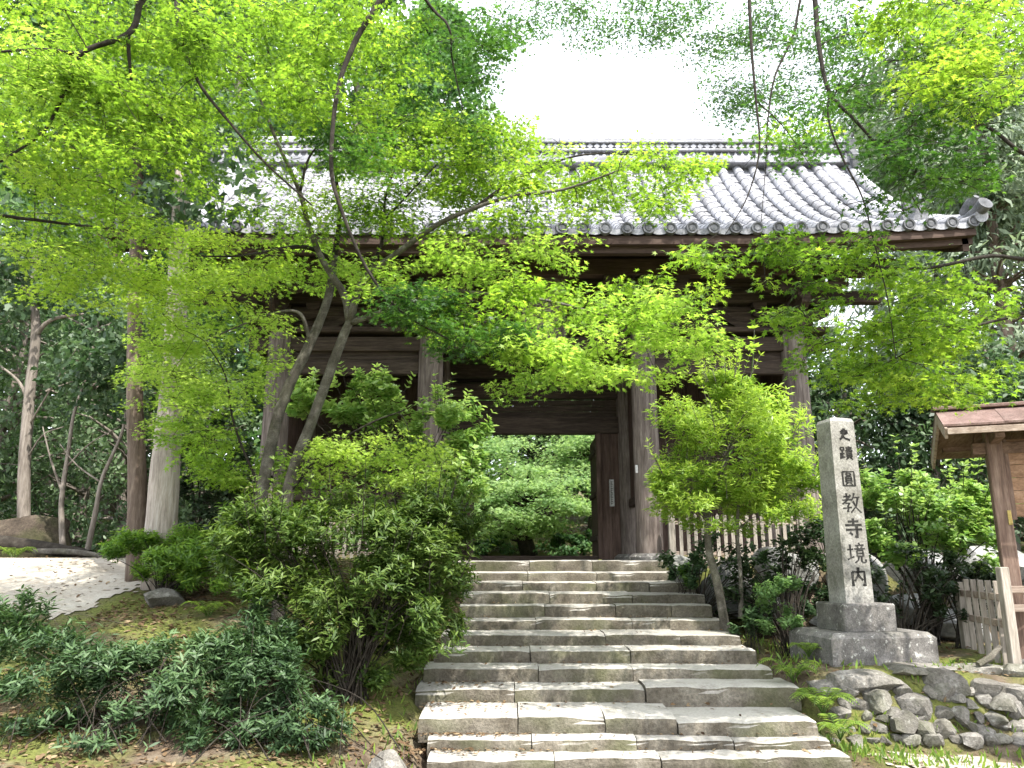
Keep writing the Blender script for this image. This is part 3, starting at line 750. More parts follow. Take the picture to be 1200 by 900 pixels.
# ------------------------------------------------------------------ stones
def rock_mb(c, r, seed, sub=2, sq=.6, rz_=0):
    import bmesh
    bm = bmesh.new(); bmesh.ops.create_icosphere(bm, subdivisions=sub, radius=1)
    ca, sa = math.cos(rz_), math.sin(rz_)
    mb = MB()
    planes = [(Vector((random.gauss(0, 1), random.gauss(0, 1), random.gauss(0, 1))).normalized(), random.uniform(.45, .8)) for _ in range(13)]
    for v in bm.verts:
        p = v.co.copy()
        m_ = max(abs(p.x), abs(p.y), abs(p.z)); p = p.lerp(p / m_ * .82, sq)
        for n_, d in planes:
            e = p.dot(n_) - d
            if e > 0: p -= n_ * e
        p *= 1 + .05 * vnoise(p, 4, seed) + .04 * vnoise(p, 9, seed + 2)
        p = Vector((p.x * r[0], p.y * r[1], p.z * r[2])); p = Vector((p.x * ca - p.y * sa, p.x * sa + p.y * ca, p.z))
        mb.v.append(tuple(Vector(c) + p))
    mb.f = [tuple(v.index for v in f.verts) for f in bm.faces]; bm.free(); return mb

wall = empty('stone_wall', (4.3, 7.6, -1.64), 'low rough retaining wall of grey stones below the inscribed pillar', 'wall')
k = 0
for px, py, Y, rx, ry, rz_ in ((1020, 800, 7.75, .50, .32, .20), (1100, 805, 7.75, .42, .3, .20), (965, 808, 7.8, .30, .28, .17), (1170, 810, 7.75, .38, .3, .2), (1240, 805, 7.8, .4, .3, .22), (1060, 785, 8.0, .55, .4, .13), (1150, 790, 8.05, .5, .35, .12), (985, 787, 8.05, .4, .3, .12)):
    autosmooth(rock_mb(at(px, py, Y), (rx, ry, rz_), k, 3, .75, random.uniform(-.3, .3)).build('wall_stone', M['rock'], wall), 32); k += 1
for row in range(5):
    px = 978 + row * 4
    while px < 1330:
        s = random.choice((.07, .09, .11, .13, .15)) * (1.15 if row > 2 else 1)
        py = 868 - row * 15 + random.uniform(-4, 4); Y = 7.30 + row * .085 + random.uniform(-.04, .04)
        autosmooth(rock_mb(at(px, py, Y), (s * random.uniform(1.0, 1.5), s * 1.1, s * random.uniform(.7, 1.0)), k, 2, .35, random.uniform(0, 3)).build('wall_stone', M['rock'], wall), 24); k += 1
        px += s * 118 * random.uniform(1.5, 2.1)
# large pale boulders that hold up the gate terrace
bw = empty('boulder_wall', (5, 11, -1.0), 'bank of big pale boulders behind the inscribed pillar and shrubs', 'wall')
for px, py, Y, rx, rz_ in ((806, 668, 11.1, .30, .26), (855, 690, 10.9, .5, .5), (930, 675, 11.0, .6, .55), (905, 722, 10.5, .5, .3), (1010, 690, 10.9, .6, .6), (1085, 668, 11.0, .75, .4), (1060, 715, 10.6, .55, .36), (1150, 690, 10.9, .62, .55), (1180, 668, 11.1, .8, .4), (1245, 695, 10.8, .7, .55), (1120, 730, 10.4, .5, .3), (1330, 690, 10.9, .8, .6), (975, 735, 10.4, .4, .3)):
    autosmooth(rock_mb(at(px, py, Y), (rx, .5, rz_), k, 3, .7, random.uniform(-.3, .3)).build('boulder', M['boulder'], bw), 32); k += 1
for nm, px, py, Y, r, lab in (('boulder', 806, 657, 11.75, (.2, .18, .15), 'dark rounded stone beside the topmost step'),
                          ('boulder', 470, 735, 9.0, (.4, .35, .2), 'mossy stone half hidden behind the dark narrow-leaved shrub'),
                          ('boulder', 195, 690, 9.6, (.32, .25, .16), 'low mossy stone under the small bright bush beside the sandy path'),
                          ('boulder', 455, 890, 6.3, (.24, .2, .15), 'mossy stone on the slope beside the bottom steps'),
                          ('boulder', 1185, 775, 7.9, (.22, .2, .1), 'flat stone under the corner post of the shelter')):
    p = at(px, py, Y); p.z = g(p.x, p.y) + r[2] * .4
    o = autosmooth(rock_mb(p, r, k, 3, .5, random.uniform(0, 3)).build(nm, M['rock']), 32); tag(o, lab, 'stone'); k += 1

# ------------------------------------------------------------------ wooden notice shelter on the right
SX = xof(1180, 640, 8.2); SG = -1.06
SH = empty('notice_shelter', (SX, 8.2, SG), 'wooden notice shelter with low red metal roof and board panel', 'shelter')
RS = Matrix.Translation((SX, 8.2, 0)) @ Matrix.Rotation(R(-22), 4, 'Z')
def sb(nm, m, u0, u1, v0, v1, z0, z1, bev=.006): return MB().box(u0, u1, v0, v1, z0, z1, RS, bev).build(nm, M[m], SH)
def sbar(nm, m, p, q, w, h): return MB().bar(RS @ Vector(p), RS @ Vector(q), w, h, .004).build(nm, M[m], SH)
ze = zof(522, 8.1)
for u in (0, 2.2):
    sb('post', 'wood_shed_z', u - .075, u + .075, -.075, .075, SG, ze + .30, .01)
    sb('post_footing', 'granite_dark', u - .12, u + .12, -.12, .12, SG - .08, SG + .08, .02)
    sbar('bracket_beam', 'wood_shed_y', (u, -.42, ze + .10), (u, .66, ze + .02), .09, .11)
sbar('ridge_beam', 'wood_shed_x', (-.4, 0, ze + .30), (2.7, 0, ze + .30), .09, .12)
for v, z in ((-.4, ze + .16), (.62, ze + .08)): sbar('eave_beam', 'wood_shed_x', (-.4, v, z), (2.7, v, z), .08, .1)
sbar('tie_beam', 'wood_shed_x', (-.2, 0, ze - .02), (2.4, 0, ze - .02), .09, .12)
U0, U1 = -.46, 2.8
for (v0, z0), (v1, z1) in (((-.46, ze + .16), (0, ze + .38)), ((.80, ze - .02), (0, ze + .38))):
    for q in range(9):
        ua = U0 + (U1 - U0) * q / 9 + .003; ub = U0 + (U1 - U0) * (q + 1) / 9 - .003
        P = [RS @ Vector((u, v, z + h_)) for h_ in (0, .022) for u, v, z in ((ua, v0, z0), (ub, v0, z0), (ub, v1, z1), (ua, v1, z1))]
        MB().add(P, [(0, 1, 2, 3), (7, 6, 5, 4), (0, 4, 5, 1), (1, 5, 6, 2), (2, 6, 7, 3), (3, 7, 4, 0)]).build('roof_board', M['wood_shed_y'], SH)
    for q in range(6):      # red sheets, each lapped at its edges
        ua = U0 - .05 + (U1 - U0 + .1) * q / 6; ub = U0 - .05 + (U1 - U0 + .1) * (q + 1) / 6 + .02; e = (v0 - v1) * .06
        P = [RS @ Vector((u, v, z + h_)) for h_ in (.028 + .004 * (q % 2), .05 + .004 * (q % 2)) for u, v, z in ((ua, v0 + e, z0 + (z0 - z1) * .06), (ub, v0 + e, z0 + (z0 - z1) * .06), (ub, v1, z1), (ua, v1, z1))]
        MB().add(P, [(0, 1, 2, 3), (7, 6, 5, 4), (0, 4, 5, 1), (1, 5, 6, 2), (2, 6, 7, 3), (3, 7, 4, 0)]).build('roof_sheet', M['metal_red'], SH)
    for u in (U0 - .03, U1 + .03): sbar('verge_board', 'wood_pale_x', (u, v0 * 1.06, z0 - .06), (u, v1, z1 - .04), .03, .12)
sb('fascia', 'wood_pale_x', U0 - .02, U1, -.51, -.485, ze + .09, ze + .155, .003)
sb('ridge_sheet', 'metal_red', U0 - .08, U1 + .08, -.09, .09, ze + .42, ze + .46, .008)
zp0, zp1 = zof(606, 8.2), zof(516, 8.2)
for q in range(6):
    a_ = zp0 + (zp1 - zp0) * q / 6
    sb('panel_board', 'wood_panel', .10, 2.1, -.015, .015, a_ + .002, a_ + (zp1 - zp0) / 6 - .002, .002)
sb('panel_frame', 'wood_shed_z', .08, .125, -.03, .03, zp0 - .03, zp1, .004)
sb('name_tag', 'yellow_tag', .03, .065, -.095, -.078, zof(615, 8.1), zof(598, 8.1), .003)

fb = empty('picket_fence', (SX - .2, 8.6, SG), 'low weathered picket fence closing the side of the notice shelter', 'fence')
fx0, fy0 = 5.16, 9.15; fx1, fy1 = 4.95, 7.98
for q in range(7):
    t = q / 6; x = fx0 + (fx1 - fx0) * t; y = fy0 + (fy1 - fy0) * t; big = q in (0, 6); w = .045 if big else .03
    MB().box(x - w, x + w, y - (w if big else .012), y + (w if big else .012), SG - .02, SG + (.98 if q == 6 else .80 if q == 0 else .84), None, .005).build('post' if big else 'picket', M['wood_pale_z'], fb)
for zz in (.42, .68): MB().bar((fx0, fy0 + .02, SG + zz), (fx1, fy1 + .02, SG + zz), .03, .07, .004).build('rail', M['wood_pale_x'], fb)
fc = empty('rail_fence', (SX + 1.1, 8.05, SG), 'two pale wooden rails fencing the front of the notice shelter', 'fence')
for zz in (.58, .76): MB().bar((fx1 + .05, fy1, SG + zz), (SX + 2.3, fy1, SG + zz), .05, .07, .006).build('rail', M['wood_pale_x'], fc)
for q in (1, 2): MB().box(fx1 + q * 1.1 - .045, fx1 + q * 1.1 + .045, fy1 - .05, fy1 + .04, SG - .02, SG + .95, bev=.006).build('post', M['wood_pale_z'], fc)
p, q = at(1150, 778, 7.9), at(1172, 762, 8.0)
tag(MB().tube([at(1146, 779, 7.85), at(1160, 771, 7.88), at(1172, 758, 7.95)], [.03, .034, .022], 7).build('fallen_branch', M['bark_maple']), 'short broken branch leaning at the foot of the shelter fence', 'branch')

# ------------------------------------------------------------------ foliage tools
def maple_shape():
    pts = []; lobes = [(0, 1.0), (42, .86), (84, .62), (128, .34)]
    out = []
    for a, l in lobes: out.append((a, l))
    seq = [(180, .10), (-128, .34), (-106, .2), (-84, .62), (-63, .27), (-42, .86), (-21, .34), (0, 1.0), (21, .34), (42, .86), (63, .27), (84, .62), (106, .2), (128, .34)]
    return np.array([(l * math.cos(R(a)) * .5 + .1, l * math.sin(R(a)) * .5, -.10 * l * l * (.4 + .6 * abs(math.sin(R(a))))) for a, l in seq])
SHAPES = {
    'maple': maple_shape(),
    'maple5': np.array([(l * math.cos(R(a)) * .68 + .1, l * math.sin(R(a)) * .68, -.12 * l * l) for a, l in ((180, .1), (-104, .58), (-72, .28), (-48, .88), (-23, .36), (0, 1.0), (23, .36), (48, .88), (72, .28), (104, .58))]),
    'lance': np.array([(0, 0, 0), (.25, -.09, .02), (.6, -.10, .02), (1, 0, -.08), (.6, .10, .02), (.25, .09, .02)]),
    'ovate': np.array([(0, 0, 0), (.2, -.17, .03), (.55, -.23, .03), (1, 0, -.08), (.55, .23, .03), (.2, .17, .03)]),
    'clump': np.array([(-.5, -.1, 0), (-.1, -.42, .06), (.3, -.15, -.05), (.6, -.25, .03), (.5, .2, -.05), (.05, .2, .05), (-.2, .45, .0)]),
    'needle': np.array([(0, -.05, 0), (.5, -.14, -.05), (.75, -.04, -.16), (1, -.08, -.32), (.9, .05, -.3), (.55, .13, -.05), (.3, .04, 0)]),
}
def leaf_mesh(name, shape, P, D, N, size, tone, m):
    """P positions, D tip directions, N normals (n,3)"""
    S = SHAPES[shape]; n = len(P); k = len(S)
    D = D / (np.linalg.norm(D, axis=1, keepdims=True) + 1e-9)
    N = N - D * (N * D).sum(1, keepdims=True); N = N / (np.linalg.norm(N, axis=1, keepdims=True) + 1e-9)
    B = np.cross(N, D)
    sz = np.asarray(size, float).reshape(-1, 1, 1) * np.ones((n, 1, 1))
    V = P[:, None, :] + sz * (S[None, :, 0:1] * D[:, None, :] + S[None, :, 1:2] * B[:, None, :] + S[None, :, 2:3] * N[:, None, :])
    me = bpy.data.meshes.new(name)
    me.vertices.add(n * k); me.vertices.foreach_set('co', V.astype(np.float32).ravel())
    me.loops.add(n * k); me.loops.foreach_set('vertex_index', np.arange(n * k, dtype=np.int32))
    me.polygons.add(n); me.polygons.foreach_set('loop_start', np.arange(0, n * k, k, dtype=np.int32))
    me.update(calc_edges=True)
    at_ = me.attributes.new('tone', 'FLOAT', 'FACE'); at_.data.foreach_set('value', np.clip(tone, 0, 1).astype(np.float32))
    me.materials.append(m); return me
def rn(n, s=1.0): return RNG.normal(0, s, (n, 3))
class Crown:
    """collects leaves for one tree"""
    def __init__(self): self.P = []; self.D = []; self.N = []; self.S = []; self.T = []
    def add(self, P, D, N, S, T): self.P.append(P); self.D.append(D); self.N.append(N); self.S.append(S); self.T.append(T)
    def count(self): return sum(len(p) for p in self.P)
    def build(self, shape, m, parent, nm='crown'):
        off = np.array(WORLD[parent])
        me = leaf_mesh(nm, shape, np.concatenate(self.P) - off, np.concatenate(self.D), np.concatenate(self.N), np.concatenate(self.S), np.concatenate(self.T), M[m])
        return tag(link(nm, me, parent), kind='stuff')
    def spray(self, c, root, rad, n, size, tone, flat=.10, droop=.25, tilt=.4):
        """flat tier of leaves around c fed from root"""
        c = np.array(c); root = np.array(root)
        a = RNG.uniform(0, 2 * math.pi, n); r = rad * np.sqrt(RNG.uniform(0, 1, n)) * (.75 + .25 * np.sin(a * 3 + RNG.uniform(0, 6)))
        out = np.stack([np.cos(a), np.sin(a), np.zeros(n)], 1)
        nt_ = np.array([RNG.normal(0, .14), RNG.normal(0, .14), 1.0]); nt_ /= np.linalg.norm(nt_)
        P = c + out * r[:, None]
        P[:, 2] -= (P - c)[:, :2] @ nt_[:2] + droop * (r / rad) ** 2 * rad * .6
        P += rn(n, 1) * np.array([.02, .02, flat * rad + .012])
        fl = c - root; fl[2] = 0; L = np.linalg.norm(fl)
        fl = fl / L if L > .02 else np.zeros(3)
        D = out * .8 + fl * .6 + rn(n, .35); D[:, 2] -= .25
        N = nt_ + rn(n, tilt); N[:, 2] = np.abs(N[:, 2]) + .15
        S = size * RNG.uniform(.7, 1.2, n); T = tone + RNG.normal(0, .17, n)
        self.add(P, D, N, S, T)
    def blob(self, c, rad, n, size, tone, sq=.8, up=.5):
        """round clump of leaves, denser towards its skin"""
        d = rn(n); d /= np.linalg.norm(d, axis=1, keepdims=True)
        r = rad * RNG.uniform(.25, 1, n) ** .45
        P = np.array(c) + d * r[:, None] * np.array([1, 1, sq])
        N = d * .7 + np.array([0, 0, up]) + rn(n, .45)
        D = d + rn(n, .7); D[:, 2] -= .2
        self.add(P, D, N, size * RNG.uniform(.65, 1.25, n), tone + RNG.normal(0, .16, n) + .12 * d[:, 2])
def bez(p, q, sag=0.0, n=6, jit=0.0):
    p, q = Vector(p), Vector(q); out = []; L = (q - p).length
    o = Vector((random.gauss(0, 1), random.gauss(0, 1), random.gauss(0, 1))) * L * jit
    for i in range(n + 1):
        t = i / n; w = 4 * t * (1 - t); out.append(p.lerp(q, t) + o * w + Vector((0, 0, sag * L * w)))
    return out
def curve(pts, n=5):
    """Catmull-Rom through control points"""
    P = [Vector(p) for p in pts]; P = [P[0] * 2 - P[1]] + P + [P[-1] * 2 - P[-2]]; out = []
    for i in range(1, len(P) - 2):
        for k in range(n):
            t = k / n; a, b, c, d = P[i - 1], P[i], P[i + 1], P[i + 2]
            out.append(.5 * ((2 * b) + (c - a) * t + (2 * a - 5 * b + 4 * c - d) * t * t + (3 * b - a - 3 * c + d) * t ** 3))
    out.append(P[-2]); return out
def limb(mb, ctrl, r0, r1, n=7, seg=5, wob=.06):
    pts = curve(ctrl, seg); N = len(pts); mb.tube(pts, [r0 + (r1 - r0) * (i / (N - 1)) ** .8 for i in range(N)], n, wob=wob); return pts

def maple(label, base, limbs, zones, leafm, group=None, twig_n=3, name='maple_tree', trunk_m='bark_maple'):
    """limbs: list of (control points, r0, r1, 'trunk'|'branch'); zones: (px,py,rx,ry,Ymin,Ymax,n sprays,tone,leaf size,leaves per spray, spray radius, material)"""
    root = empty(name, base, label, 'tree', group)
    tb, bb = MB(), MB(); nodes = []
    for ctrl, r0, r1, kd in limbs:
        pts = limb(tb if kd == 'trunk' else bb, ctrl, r0, r1, 9 if kd == 'trunk' else 6)
        nodes += [(p, r0 + (r1 - r0) * i / len(pts)) for i, p in enumerate(pts) if i > len(pts) * (.5 if kd == 'trunk' else .15)]
    NP = np.array([tuple(p) for p, r in nodes])
    crowns = {}; tw = MB(); cs = []
    for z in zones:
        px, py, rx, ry, y0, y1, n = z[:7]
        for _ in range(n):
            an = RNG.uniform(0, 2 * math.pi); r = math.sqrt(RNG.uniform(0, 1)); Y = RNG.uniform(y0, y1)
            c = at(px + rx * r * math.cos(an), py + ry * r * math.sin(an), Y)
            if c.z < g(c.x, c.y) + .3: continue
            cs.append((float(np.min(np.linalg.norm(NP - np.array(c), axis=1))), c, z))
    cs.sort(key=lambda e: e[0])
    NR_ = [r for p, r in nodes]; NPl = NP.copy()
    for far, c, z in cs:                      # every spray grows from the nearest limb or earlier twig
        px, py, rx, ry, y0, y1, n, tone, size, cnt, rad = z[:11]; lm = z[11] if len(z) > 11 else leafm
        cr = crowns.setdefault(lm, Crown())
        d = np.linalg.norm(NPl - np.array(c), axis=1); i = int(np.argmin(d)); q = Vector(NPl[i]); far = d[i]
        rr = rad * RNG.uniform(.7, 1.25); r0 = min(NR_[i] * .7, .004 + .006 * far)
        if far > .1:
            bp = bez(q, c, .08, 6, .07)
            tw.tube(bp, [r0 + (.003 - r0) * k_ / 6 for k_ in range(7)], 4, cap=False)
            NPl = np.concatenate([NPl, np.array([tuple(p_) for p_ in bp[2:]])]); NR_ += [r0 + (.003 - r0) * k_ / 6 for k_ in range(2, 7)]
        for _k in range(twig_n):
            b_ = RNG.uniform(0, 2 * math.pi); e = c + Vector((math.cos(b_) * rr * .8, math.sin(b_) * rr * .8, RNG.normal(0, .03)))
            tw.tube(bez(c, e, .05, 3, .05), [.0035, .003, .0025, .002], 3, cap=False)
        cr.spray(c, q, rr, int(cnt * 1.75 * RNG.uniform(.75, 1.25) * (rr / rad) ** 1.5), size, tone + RNG.normal(0, .14))
    if tb.v: tb.build('trunk', M[trunk_m], root, smooth=True)
    if bb.v: bb.build('branches', M['bark_dark'], root, smooth=True)
    if tw.v: tag(tw.build('twigs', M['bark_dark'], root), kind='stuff')
    for lm, cr in crowns.items(): cr.build('maple5', lm, root)
    return root

# ------------------------------------------------------------------ maples
def L(*pts): return [at(*p) for p in pts]
def gp(px, py, Y):            # point on the ground below a pixel column at distance Y
    p = at(px, py, Y); return Vector((p.x, p.y, g(p.x, p.y) - .04))

b = gp(300, 740, 9.0)
maple('green maple with two slim leaning trunks beside the stone steps', b, [
    ([b] + L((304, 600, 9.0), (328, 480, 8.95), (362, 405, 8.9), (384, 350, 8.9), (392, 300, 8.9)), .085, .045, 'trunk'),
    ([b + Vector((.22, .05, 0))] + L((338, 575, 9.05), (365, 495, 8.95), (396, 410, 8.85), (410, 376, 8.8)), .082, .05, 'trunk'),
    (L((410, 376, 8.8), (403, 345, 8.75), (378, 305, 8.6), (361, 262, 8.5), (350, 222, 8.4), (324, 165, 8.2), (300, 105, 8.0), (275, 70, 7.9)), .055, .010, 'trunk'),
    (L((352, 224, 8.4), (362, 185, 8.3), (385, 160, 8.2), (420, 130, 8.1)), .02, .006, 'branch'),
    (L((410, 376, 8.8), (425, 330, 8.6), (465, 297, 8.4), (510, 265, 8.1), (548, 247, 7.9), (600, 230, 7.7), (660, 222, 7.6), (725, 200, 7.5)), .05, .010, 'trunk'),
    (L((555, 245, 7.9), (600, 213, 7.9), (650, 190, 7.9), (700, 180, 7.9), (780, 184, 7.9)), .026, .006, 'branch'),
    (L((412, 378, 8.8), (440, 368, 8.7), (472, 355, 8.5), (515, 342, 8.2), (560, 343, 7.9), (640, 352, 7.5), (720, 372, 7.2), (790, 380, 7.0)), .04, .007, 'trunk'),
    (L((515, 342, 8.2), (560, 372, 7.8), (620, 400, 7.4), (690, 430, 7.1)), .018, .005, 'branch'),
    (L((364, 402, 8.9), (352, 368, 8.7), (325, 366, 8.6), (285, 380, 8.4), (240, 400, 8.2)), .028, .006, 'trunk'),
    (L((390, 305, 8.9), (360, 290, 8.6), (325, 292, 8.3), (280, 300, 8.0), (230, 300, 7.8)), .035, .007, 'branch'),
    (L((308, 580, 9.0), (275, 500, 8.8), (264, 440, 8.7), (240, 400, 8.6)), .018, .005, 'branch'),
    (L((338, 578, 9.05), (380, 530, 8.8), (430, 498, 8.6), (475, 480, 8.5)), .024, .007, 'branch'),
    (L((392, 300, 8.9), (398, 250, 8.9), (392, 180, 8.8), (400, 120, 8.6)), .04, .008, 'branch'),
    (L((425, 330, 8.6), (447, 285, 8.6), (452, 230, 8.5), (470, 180, 8.4)), .03, .006, 'branch'),
    (L((447, 262, 8.6), (500, 205, 8.3), (540, 165, 8.1)), .015, .005, 'branch'),
], [
    # px, py, rx, ry, Ymin, Ymax, sprays, tone, leaf, count, spray radius, material
    (730, 395, 115, 50, 6.3, 7.6, 38, .7, .070, 75, .28, 'maple_y'),
    (640, 430, 70, 35, 6.5, 7.6, 16, .6, .068, 75, .28, 'maple_y'),
    (700, 350, 150, 28, 6.6, 8.0, 22, .5, .075, 60, .28),
    (560, 385, 60, 36, 6.8, 7.8, 12, .3, .07, 70, .30),
    (340, 310, 80, 34, 8.5, 9.6, 16, .7, .07, 70, .32, 'maple_y'),
    (480, 325, 80, 34, 7.8, 8.8, 18, .65, .07, 60, .3, 'maple_y'),
    (600, 290, 90, 30, 7.4, 8.4, 18, .6, .07, 60, .3, 'maple_y'),
    (620, 225, 110, 34, 7.3, 8.5, 26, .55, .068, 70, .34),
    (750, 215, 85, 36, 7.2, 8.5, 24, .55, .068, 65, .32),
    (500, 240, 70, 36, 8.0, 9.0, 14, .5, .068, 70, .34),
    (430, 215, 60, 60, 8.0, 9.2, 12, .4, .068, 70, .34),
    (310, 200, 110, 60, 7.8, 9.0, 16, .45, .060, 60, .32),
    (480, 190, 100, 55, 7.8, 9.2, 34, .55, .060, 65, .32),
    (590, 185, 75, 40, 7.8, 9.0, 22, .6, .060, 65, .32),
    (390, 250, 80, 30, 8.2, 9.2, 16, .6, .060, 65, .32),
    (190, 450, 50, 55, 9.0, 10.5, 26, .6, .062, 80, .34, 'maple_y'),
    (250, 400, 85, 90, 8.0, 9.6, 52, .85, .062, 80, .36, 'maple_y'),
    (230, 320, 110, 45, 7.6, 9.2, 32, .8, .062, 80, .36),
    (240, 500, 55, 40, 8.6, 9.6, 20, .55, .07, 80, .34, 'maple_y'),
    (300, 555, 60, 25, 9.2, 10, 14, .5, .07, 80, .34, 'maple_y'),
    (440, 540, 85, 30, 8.4, 9.4, 28, .85, .062, 80, .34, 'maple_y'),
], 'maple')

b = Vector((-5.6, 3.0, g(-5.6, 3.0) - .05))
maple('large maple overhanging the sandy path, its leafy boughs sweeping across the gate roof', b, [
    ([b, Vector((-5.3, 3.3, .5)), Vector((-4.9, 3.7, 2.4)), Vector((-4.3, 4.2, 4.4)), Vector((-3.8, 4.8, 6.2))], .26, .14, 'trunk'),
    ([Vector((-4.9, 3.7, 2.4)), Vector((-4.8, 4.6, 4.2)), at(160, -30, 6.0)] + L((163, 5, 6.0), (150, 40, 6.0), (93, 64, 5.9), (72, 115, 5.9), (50, 155, 5.9), (0, 190, 5.9)), .05, .010, 'branch'),
    (L((93, 64, 5.9), (50, 58, 5.7), (-20, 62, 5.5)), .022, .008, 'branch'),
    (L((150, 40, 6.0), (152, 75, 6.1), (158, 106, 6.2), (185, 135, 6.3), (215, 160, 6.4)), .022, .006, 'branch'),
    (L((158, 106, 6.2), (135, 118, 6.2), (105, 122, 6.2)), .012, .005, 'branch'),
    ([Vector((-4.3, 4.2, 4.4)), Vector((-3.2, 5.0, 5.4)), at(206, -25, 6.3)] + L((207, 10, 6.4), (214, 55, 6.4), (235, 100, 6.5), (262, 135, 6.5), (310, 190, 6.6), (365, 240, 6.6)), .042, .008, 'branch'),
    ([Vector((-3.8, 4.8, 6.2)), Vector((-2.4, 5.4, 6.2)), at(458, -35, 6.4)] + L((446, 0, 6.4), (418, 45, 6.4), (396, 105, 6.4), (388, 190, 6.4), (398, 240, 6.4), (430, 315, 6.5), (470, 365, 6.6), (530, 400, 6.6)), .048, .007, 'branch'),
    ([Vector((-3.8, 4.8, 6.2)), Vector((-2.0, 5.8, 7.0)), at(492, -10, 7.5)] + L((525, 30, 7.6), (530, 70, 7.8), (545, 140, 8.0)), .032, .005, 'branch'),
    ([Vector((-4.9, 3.7, 2.4)), Vector((-5.0, 5.2, 3.2)), at(-40, 240, 6.5)] + L((60, 260, 6.8), (150, 270, 7.2)), .04, .008, 'branch'),
    ([Vector((-3.8, 4.8, 6.2)), Vector((-2.6, 6.0, 7.0)), at(300, -20, 7.6)] + L((310, 40, 7.8), (318, 80, 8.0), (330, 150, 8.2)), .032, .005, 'branch'),
], [
    (100, 40, 150, 70, 5.6, 7.6, 56, .45, .060, 90, .36),
    (90, 150, 130, 75, 5.6, 7.8, 58, .5, .060, 90, .36),
    (260, 60, 130, 75, 6.2, 8.6, 50, .42, .066, 80, .38),
    (400, 60, 120, 75, 6.4, 8.8, 44, .4, .066, 80, .38),
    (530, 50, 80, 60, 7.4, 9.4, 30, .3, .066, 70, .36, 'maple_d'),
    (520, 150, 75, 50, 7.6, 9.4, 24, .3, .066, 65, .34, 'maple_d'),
    (200, 180, 70, 50, 6.4, 8.0, 16, .35, .068, 70, .34),
    (90, 260, 110, 55, 6.2, 8.4, 36, .6, .062, 80, .36),
    (60, 90, 60, 45, 5.6, 6.6, 12, .8, .07, 60, .34, 'maple_y'),
    (340, 130, 60, 40, 7.0, 8.6, 12, .5, .060, 70, .34),
    (570, 165, 60, 26, 7.6, 9.2, 16, .5, .060, 70, .32),
    (430, 150, 90, 40, 7.4, 9.0, 24, .45, .060, 70, .34),
    (420, 175, 40, 60, 6.4, 7.4, 10, .25, .066, 70, .28, 'maple_d'),
    (500, 360, 50, 34, 6.4, 6.9, 10, .25, .07, 80, .26, 'maple_d'),
    (570, 405, 55, 28, 6.4, 6.9, 9, .3, .07, 80, .26, 'maple_d'),
    (120, 330, 90, 30, 7.0, 8.6, 16, .7, .062, 80, .34),
], 'maple')

